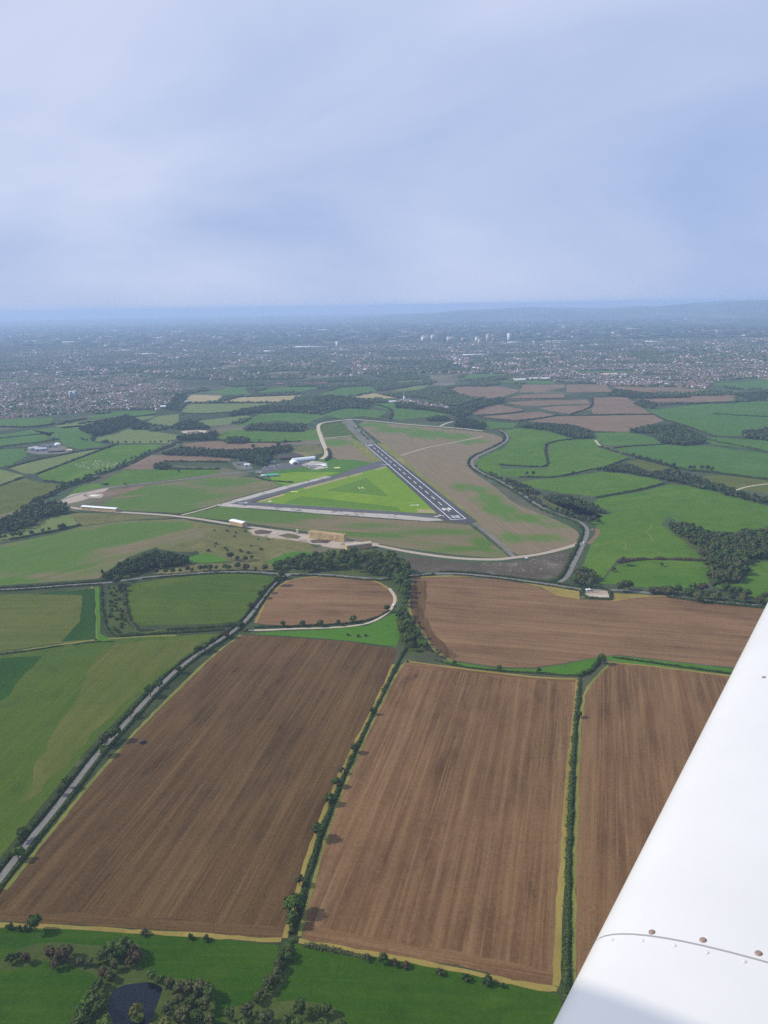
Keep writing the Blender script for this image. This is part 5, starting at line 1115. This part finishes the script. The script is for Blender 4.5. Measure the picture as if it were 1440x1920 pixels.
row([(1250,905),(1240,860),(1290,880),(1340,884)][2:] , 5, (8, 11), ['oak', 'olive'], 'tree on the long dark hedge at the right', 'trees on the long right hedge')
row([(1180,858),(1220,866),(1265,880)], 7, (8, 12), ['oak', 'olive'], 'tree on the long hedge left of the cattle pasture', 'trees left of the cattle pasture')
far_row([(0,1012),(60,1004),(130,990)], 8, (7, 10), ['oak'], 'tree on the hedge below the left wood', 'trees below the left wood')
far_row([(60,945),(100,927)], 5, (7, 10), ['oak'], 'tree at the near end of the straight lane at the far left', 'trees at the near end of the far left lane')
row(None, 16, (7, 10.5), ['oak', 'olive', 'oak', 'bright'], 'roadside tree on the far side of the main road at the right', 'trees on the far side of the right main road', world=off('main', 10, .84, .99), spread=5.)
# pond and bottom left
POND = [(20,1806,6,'oak'),(48,1806,6,'brown'),(35,1800,5,'oak'),(95,1800,8,'brown'),(115,1806,9,'brown'),(125,1796,8,'olive'),(105,1816,6,'brown'),(150,1812,5,'olive'),(170,1810,5,'olive'),(188,1806,6,'olive'),(200,1800,8,'oak'),(214,1795,10,'oak'),(234,1790,11,'oak'),(248,1796,8,'brown'),(258,1804,7,'brown'),(244,1812,6,'brown'),(215,1818,6,'olive'),(192,1832,6,'brown'),(205,1838,6,'olive'),(186,1852,6,'oak'),(176,1872,7,'oak'),(168,1890,8,'bright'),(158,1908,8,'oak'),(190,1905,9,'oak'),(182,1885,7,'olive'),(150,1930,9,'oak'),(195,1940,9,'bright'),(285,1836,6,'bright'),(300,1842,6,'bright'),(318,1856,7,'olive'),(338,1862,7,'olive'),(358,1862,8,'olive'),(378,1866,9,'olive'),(392,1872,8,'oak'),(385,1895,8,'olive'),(362,1885,6,'oak'),(335,1888,7,'olive'),(318,1905,8,'olive'),(345,1912,8,'olive'),(372,1918,8,'oak'),(310,1935,8,'yellow'),(395,1925,7,'olive'),(285,1945,7,'yellow')]
for px, py, h_, kd in POND:
    tree(px, py, h_ * .85, kd, LOOK[kd] + ' tree in the thicket round the pond', LOOK[kd] + ' trees round the pond', wide=1.05)
tree(257, 1908, 6.5, 'yellow', 'yellow-green tree alone on the pond island', None)
row([(540,1785),(528,1815),(518,1838),(500,1862),(478,1885)], 15, (3.5, 5.5), ['oak', 'oak', 'olive'], 'tree of the broad hedge between the two bottom meadows', 'trees of the hedge between the bottom meadows', spread=2.5)
for (x, y) in scatter([(430,1900),(470,1893),(560,1888),(640,1902),(655,1940),(415,1940)], 12, 61):
    tree(0, 0, random.uniform(5, 8), random.choice(['oak', 'oak', 'olive']), 'tree of the thicket at the bottom edge below the broad hedge', 'trees of the bottom thicket', world=Vector((x, y)))
# bushes
for px, py, s_, kd, lb in ((17,1743,3.,'green','leftmost dark bush on the bottom dry margin'),(37,1744,2.6,'green','second bush on the bottom dry margin'),(50,1744,2.8,'green','third bush on the bottom dry margin'),(270,1752,3.2,'olive','greyish bush alone on the bottom dry margin'),(356,1760,2.6,'green','dark bush right of the greyish one'),(388,1763,2.6,'green','last dark bush of the left dry margin'),
    (741,1810,3.2,'brown','brownish bush right of the conical tree'),(760,1813,2.8,'brown','smaller brownish bush next to the brownish bush'),(825,1827,2.8,'olive','grey bush half way along the right dry margin'),(874,1838,2.8,'green','dark bush right of the grey bush'),(913,1843,3.6,'green','biggest dark bush of the right dry margin'),(942,1850,2.,'green','tiny bush near the corner of the right margin'),(690,1800,2.8,'olive','bush at the right end of the bramble hedge'),
    (652,1192,2.2,'olive','left rubble bush on the green triangle'),(672,1194,2.4,'olive','middle rubble bush on the green triangle'),(686,1193,2.2,'olive','right rubble bush on the green triangle')):
    bush(px, py, s_, kd, lb, None)
def bushes(px, sp, sz, kinds, label, group, seed, prob=1.):
    for (x, y) in scatter(px, sp, seed):
        if random.random() < prob: bush(0, 0, random.uniform(*sz), random.choice(kinds), label, group, world=Vector((x, y)))
bushes([(204,1102),(230,1102),(236,1165),(250,1180),(216,1188),(204,1170)], 9, (2, 3.6), ['green', 'olive', 'green'], 'scrub bush in the overgrown strip left of the round green field', 'scrub bushes left of the green field', 71, .7)
bushes([(380,992),(460,995),(520,1010),(590,1030),(540,1045),(470,1048),(390,1040),(385,1010)], 26, (1.6, 4.5), ['olive', 'green', 'olive', 'yellow'], 'scrub bush on the rough ground below the track', 'scrub bushes on the rough ground', 72, .42)
bushes([(1220,1106),(1258,1108),(1258,1116),(1220,1114)], 5.5, (4.5, 5.5), ['olive', 'brown'], 'bush of the clipped block beside the road', 'clipped roadside block', 73)
bushes([(905,884),(940,905),(980,928),(1010,950),(1035,955),(1000,930),(960,905),(925,888)], 13, (2.5, 4.5), ['olive', 'green'], 'bush on the rough bank beside the winding road', 'bushes beside the winding road', 74, .75)

bushes([(645,797),(672,800),(700,824),(692,828),(664,806)], 16, (2, 3.2), ['olive', 'green'], 'bush on the abandoned far end of the runway', 'scrub on the old runway end', 75, .7)
# ================================================================== VEHICLES
def prism(name, prof, y0, y1, mat, taper=0.):
    n_ = len(prof); v = [(x, y0 + (taper if z > 1.0 else 0), z) for x, z in prof] + [(x, y1 - (taper if z > 1.0 else 0), z) for x, z in prof]
    bm = bmesh.new(); vs_ = [bm.verts.new(p) for p in v]; bm.faces.new(vs_[:n_]); bm.faces.new(vs_[n_:][::-1])
    for i in range(n_): bm.faces.new((vs_[i], vs_[n_ + i], vs_[n_ + (i + 1) % n_], vs_[(i + 1) % n_]))
    bmesh.ops.recalc_face_normals(bm, faces=bm.faces[:]); me = bpy.data.meshes.new(name); bm.to_mesh(me); bm.free(); me.materials.append(MATS[mat]); return me
def wheel_mesh():
    bm = bmesh.new(); bmesh.ops.create_cone(bm, cap_ends=True, segments=12, radius1=.32, radius2=.32, depth=.2, matrix=Matrix.Rotation(R(90), 4, 'X'))
    me = bpy.data.meshes.new('wheel'); bm.to_mesh(me); bm.free(); me.materials.append(MATS['tyre_rubber']); return me
WHEEL = wheel_mesh(); VM = {}
def car(p, rot, col, label, group=None, kind='car'):
    o = empty(kind, (p.x, p.y, .24), rot, label, kind, group); k_ = (kind, col)
    if k_ not in VM:
        if kind == 'car':
            b_ = prism('body', [(-2.1, .25), (-2.15, .75), (-1.9, .9), (1.0, .92), (2.0, .72), (2.1, .3)], -.88, .88, col)
            c_ = prism('cabin', [(-1.75, .9), (-1.35, 1.4), (.25, 1.43), (.95, .92)], -.8, .8, 'window_glass', .1); r_ = prism('roof', [(-1.35, 1.4), (-1.2, 1.46), (.15, 1.48), (.25, 1.43)], -.7, .7, col)
        else:
            b_ = prism('body', [(-2.9, .35), (-2.9, 2.5), (1.3, 2.5), (1.5, 2.3), (1.5, .35)], -1., 1., col)
            c_ = prism('cabin', [(1.5, .35), (1.5, 2.0), (2.0, 1.9), (2.5, 1.2), (2.9, 1.1), (2.95, .4)], -.95, .95, col); r_ = prism('windscreen', [(2.02, 1.88), (2.06, 1.92), (2.55, 1.26), (2.5, 1.22)], -.85, .85, 'window_glass')
        VM[k_] = (b_, c_, r_)
    for me in VM[k_]: link(me.name.split('.')[0], me, o)
    for x in (-1.35, 1.35):
        for y in (-.85, .85): w_ = link('wheel', WHEEL, o); w_.location = (x, y, .32)
    return o
def lane_dir(key, p):
    P = ROADS[key]; i = min(range(len(P) - 1), key=lambda i_: (P[i_] - p).length); d = P[i + 1] - P[i]; return math.atan2(d.y, d.x)
for px, py, c_, lb in ((336, 1271, 'car_dark', 'black car driving on the diagonal lane'), (306, 1294, 'car_silver', 'silver car driving on the diagonal lane below the black car')):
    p = G(px, py) ; p = min(ROADS['lane'], key=lambda q: (q - p).length).lerp(p, .6); car(p, lane_dir('lane', p), c_, lb)
car(G(738, 1137), lane_dir('bend', G(738, 1137)), 'car_white', 'white van parked on the bend of the pale track', kind='van')
car(G(1094, 1019), lane_dir('side', G(1094, 1019)), 'car_white', 'white van on the winding road right of the airfield', kind='van')
car(G(478, 1040) if False else G(988, 1048), .2, 'car_white', 'white van beside the perimeter track by the rough ground', kind='van')
car(G(268, 1393), 1.0, 'car_dark', 'small dark vehicle alone in the left ploughed field', kind='van')
cols = ['car_white', 'car_silver', 'car_dark', 'car_red', 'car_blue', 'car_white', 'car_silver']
for i, (x, y) in enumerate(scatter([(568,873),(585,867),(603,868),(604,871),(588,879)], 6.2, 81)[:34]):
    c_ = random.choice(cols); car(Vector((x, y)), .6 + random.choice([0, 1.57]) + random.uniform(-.1, .1), c_, c_[4:] + ' car parked in the airfield car park', c_[4:] + ' cars in the airfield car park')
# parked light aircraft
def plane(p, rot, label, group, s_=1.):
    o = empty('light_aircraft', (p.x, p.y, .16), rot, label, 'aircraft', group); o.scale = (s_,) * 3
    if 'plane' not in VM:
        fu = lathe('fuselage', [(.05, -3.6), (.28, -2.5), (.55, -.5), (.62, .6), (.5, 1.9), (.25, 2.6), (.05, 2.75)], 10, 'car_white'); fu.transform(Matrix.Translation((0, 0, 1.1)) @ Matrix.Rotation(R(90), 4, 'Y'))
        VM['plane'] = [('fuselage', fu), ('wing', prism('wing', [(-.3, .85), (-.3, .92), (.9, 1.02), (1.2, .95), (.9, .82)], -4.8, 4.8, 'car_white')), ('tailplane', prism('tailplane', [(-3.7, 1.15), (-3.7, 1.2), (-3.0, 1.25), (-2.9, 1.15)], -1.5, 1.5, 'car_white')),
            ('fin', prism('fin', [(-3.7, 1.2), (-3.8, 2.4), (-3.3, 2.4), (-2.6, 1.3)], -.06, .06, 'car_white')), ('canopy', prism('canopy', [(-.8, 1.5), (-.3, 1.95), (.7, 1.95), (1.3, 1.55)], -.42, .42, 'window_glass')), ('propeller', prism('propeller', [(2.75, .3), (2.8, .3), (2.8, 1.9), (2.75, 1.9)], -.08, .08, 'car_dark'))]
    for n_, me in VM['plane']: link(n_, me, o)
    for x, y in ((1.7, 0), (-.1, 1.3), (-.1, -1.3)): w_ = link('wheel', WHEEL, o); w_.location = (x, y, .32)
for px, py, r_, lb, g_ in ((482,886,2.2,'left one of the two white aircraft beside the clubhouse',None),(488.5,886,2.3,'right one of the two white aircraft beside the clubhouse',None)): plane(G(px, py), r_, lb, g_, 1.15)
for px, py in ((494,879),(501,880.5),(506,876),(514,875),(516,879),(508,873),(497,876),(523,872)): plane(G(px, py), random.uniform(0, 6), 'white light aircraft parked on the apron grass', 'light aircraft parked on the apron')
# pale plots in the left field: countless little heaps
V = []; T = []; o_ = 0; iv, if_ = ico()
for (x, y) in scatter([(135,874),(150,866),(200,862),(228,868),(215,876),(165,879)], 13, 91):
    if RNG.random() < .7:
        v = iv * np.array([RNG.uniform(2, 4.5), RNG.uniform(2, 4.5), .9]) + np.array([x, y, .1]); V.append(v); T.append(if_ + o_); o_ += len(v)
prop(link('straw_heaps', np_mesh('straw_heaps', np.concatenate(V), tris=np.concatenate(T)), None, 'straw_grey'), 'scattered pale heaps in the far left green field', 'heaps', None, 'stuff')
# rubble on the dark rough ground
V = []; T = []; o_ = 0
for (x, y) in scatter([(900,1056),(1000,1049),(1060,1038),(1058,1055),(1000,1075),(940,1070)], 7, 92):
    if RNG.random() < .5:
        s_ = RNG.uniform(.3, 1.3) ** 1.5; v = iv * np.array([s_ * 1.7, s_, s_ * .4]) * RNG.uniform(.7, 1.2, (len(iv), 1)) + np.array([x, y, .1]); V.append(v); T.append(if_ + o_); o_ += len(v)
prop(link('rubble', np_mesh('rubble', np.concatenate(V), tris=np.concatenate(T)), None, 'rubble'), 'pale rubble strewn over the dark rough ground', 'rubble', None, 'stuff')
# sheep-like pale specks and bare marks in the right pasture
for i, (a, b_) in enumerate((((1184,982),(1200,979)),((1208,998),(1222,985)),((1214,1000),(1222,1012)),((1150,1012),(1175,1020)),((1170,1015),(1172,1030)),((1205,1030),(1240,1033)),((1120,1022),(1150,1014)),((1085,935),(1130,902)),((1130,908),(1150,912)))):
    m0 = ((a[0] + b_[0]) / 2 + 3, (a[1] + b_[1]) / 2 + 1); ribbon('bare_path', [a, m0, b_], 1.6, 'green_margin', .10, .8)
# spoil heaps by the straw stacks
def heap(px, py, r_, h_, mat, label):
    p = G(px, py); v = [(0, 0, h_)]; tr_ = []; n_ = 18
    for k_, (f, z) in enumerate(((.35, .8), (.7, .4), (1., 0.))):
        for i in range(n_): a = 6.283 * i / n_; rr = r_ * f * (1 + .25 * noise.noise((math.cos(a) * 2, math.sin(a) * 2, px))); v.append((rr * math.cos(a) * 1.6, rr * math.sin(a), h_ * z * random.uniform(.85, 1.1)))
    q_ = []
    for i in range(n_):
        tr_.append((0, 1 + i, 1 + (i + 1) % n_))
        for k_ in range(2): a = 1 + k_ * n_; q_.append((a + i, a + n_ + i, a + n_ + (i + 1) % n_, a + (i + 1) % n_))
    o = link('spoil_heap', np_mesh('spoil_heap', v, quads=q_, tris=tr_), None, mat); o.location = (p.x, p.y, .1); prop(o, label, 'heap')
heap(492, 998, 9, 2.5, 'pit_soil', 'dark soil heap by the short white-topped straw stack'); heap(547, 1006, 9, 2.5, 'rough_grass', 'grassy soil heap between the straw stacks'); heap(603, 1015, 9, 3, 'pit_soil', 'dark soil heap right below the tall straw stack'); heap(178, 929, 8, 2, 'chalk', 'low chalky heap above the long sheeted stack')

# ================================================================== OUR AIRCRAFT (the camera looks out over its right wing)
FW, SP = Vector((-.826, .563, 0)), Vector((.563, .826, 0))      # nose direction, right-wing direction
air = empty('aircraft', (0, 0, CAM_H), math.atan2(FW.y, FW.x), 'white low-wing light aircraft, its wing filling the lower right corner', 'aircraft')
# local axes of the Empty: +x nose, -y right wing.  s = distance out along the right wing
LE_X, LE_Z, CHORD, SEAM = .25, -.83, 1.62, .845
def upper(c):                                                    # height of the upper skin above the leading edge, c = metres aft
    x = max(0., min(1., c / CHORD)); t_ = .115
    return CHORD * (5 * t_ * (.2969 * math.sqrt(x) - .126 * x - .3516 * x * x + .2843 * x ** 3 - .1015 * x ** 4) + .020 * 4 * x * (1 - x) * .6)
def lower(c):
    x = max(0., min(1., c / CHORD)); t_ = .10
    return -CHORD * (5 * t_ * (.2969 * math.sqrt(x) - .126 * x - .3516 * x * x + .2843 * x ** 3 - .1015 * x ** 4)) * .8
CS = [CHORD * (i / 34.) ** 2.2 for i in range(35)]
def wing_panel(name, s0, s1, inset=0., nspan=14, parent=air, mat='wing_white', tip=False):
    v = []; q = []; ss = [s0 + (s1 - s0) * i / nspan for i in range(nspan + 1)]; prof = [(c, upper(c) - inset) for c in CS[::-1]] + [(c, lower(c) + inset) for c in CS[1:]]
    n_ = len(prof)
    for s_ in ss:
        k_ = 1. if not tip else 1 - .10 * max(0, (s_ - s1 + .5) / .5) ** 2
        for c, z in prof: v.append((LE_X - inset - (c * k_ + (1 - k_) * .2 * CHORD), -s_, LE_Z + z * k_))
    for i in range(nspan):
        for j in range(n_ - 1): a = i * n_ + j; q.append((a, a + 1, a + n_ + 1, a + n_))
    me = np_mesh(name, v, quads=q); bm = bmesh.new(); bm.from_mesh(me)
    bm.verts.ensure_lookup_table()
    caps = [[bm.verts.new(v[e * n_ + j]) for j in range(n_)] for e in (0, nspan)]
    for cp in caps: bm.faces.new(cp)
    bmesh.ops.recalc_face_normals(bm, faces=bm.faces[:]); bm.to_mesh(me); bm.free()
    for pg in me.polygons: pg.use_smooth = len(pg.vertices) == 4
    o = link(name, me, parent, mat); return o
wing = wing_panel('wing', SEAM + .0016, 4.7, tip=True, nspan=24)
wing_panel('wing_root', .30, SEAM - .0016, nspan=8)
wing_panel('seam_strip', SEAM - .03, SEAM + .03, inset=.003, nspan=2, mat='seam_dark')
# the leading-edge skin is gently waved
def on_wing(px, py):
    d = ray(px, py).normalized(); o_ = Vector((0, 0, CAM_H)); t_ = .3
    while t_ < 6:
        p = d * t_; c = LE_X - p.dot(FW)
        if 0 <= c <= CHORD and p.z <= LE_Z + upper(c): return (p.dot(FW), -p.dot(SP), LE_Z + upper(c)), c
        t_ += .0008
    return None, None
def dome(name, px, py, r_, h_, mat, parent):
    pos, c = on_wing(px, py)
    if pos is None: return
    e = .004; sl = (upper(c + e) - upper(max(0, c - e))) / (2 * e); me = lathe(name, [(r_, 0), (r_ * .9, h_ * .6), (r_ * .45, h_), (.0002, h_ * .92)], 16, mat)
    o = link(name, me, parent); o.location = Vector(pos) + Vector((0, 0, .0003)); o.rotation_euler = (0, math.atan(sl), 0)
for px, py in ((1222, 1748), (1318, 1763), (1422, 1788), (1432, 1270)): dome('screw', px, py, .0042, .0018, 'screw_rust', wing)
for px, py in ((1147, 1762), (1204, 1764), (1264, 1773), (1325, 1786), (1395, 1803)): dome('rivet', px, py, .0026, .0006, 'wing_white', wing)
# out of view: fuselage sides, floor, tinted panel added to shade the wing root
link('fuselage_side', box_mesh('fuselage_side', -2.6, 1.9, -.32, -.28, -1.15, -.92, 'wing_white'), air)
link('fuselage_floor', box_mesh('fuselage_floor', -2.6, 1.9, -.28, .75, -1.15, -1.11, 'cabin_trim'), air)
link('fuselage_side', box_mesh('fuselage_side', -2.6, 1.9, .75, .79, -1.15, -.45, 'wing_white'), air)
def shade_panel_mesh():
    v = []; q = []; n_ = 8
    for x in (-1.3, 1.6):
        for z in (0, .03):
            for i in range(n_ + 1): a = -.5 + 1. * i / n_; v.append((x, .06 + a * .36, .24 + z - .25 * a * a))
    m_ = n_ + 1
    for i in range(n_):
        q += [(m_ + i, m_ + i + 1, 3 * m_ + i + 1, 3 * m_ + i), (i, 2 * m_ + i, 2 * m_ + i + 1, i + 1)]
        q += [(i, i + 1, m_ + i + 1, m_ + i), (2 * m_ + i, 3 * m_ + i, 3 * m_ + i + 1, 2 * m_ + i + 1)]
    return np_mesh('canopy_shade_panel', v, quads=[f for f in q if f[0] >= n_ + 1 and f[0] < 2 * (n_ + 1) - 1], mats=['shade_panel_tint'])
link('canopy_shade_panel', shade_panel_mesh(), air)
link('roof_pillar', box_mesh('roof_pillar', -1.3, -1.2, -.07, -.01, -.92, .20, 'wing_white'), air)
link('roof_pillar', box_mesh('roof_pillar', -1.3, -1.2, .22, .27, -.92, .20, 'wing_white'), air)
# ------------------------------------------------------------------ haze: the air itself
bm = bmesh.new(); bmesh.ops.create_cube(bm, size=1)
for v in bm.verts: v.co = Vector((v.co.x * 92000, v.co.y * 92000, -4.5 if v.co.z < 0 else 455.))
me = bpy.data.meshes.new('haze'); bm.to_mesh(me); bm.free()
hz = link('haze', me); hz['kind'] = 'stuff'
m = bpy.data.materials.new('haze_air'); m.use_nodes = True; t = m.node_tree; t.nodes.clear()
pv = t.nodes.new('ShaderNodeVolumePrincipled'); pv.inputs['Density'].default_value = HAZE_DENSITY; pv.inputs['Color'].default_value = HAZE_COLOR
pv.inputs['Anisotropy'].default_value = 0.1
mo = t.nodes.new('ShaderNodeOutputMaterial'); t.links.new(pv.outputs[0], mo.inputs['Volume']); me.materials.append(m)
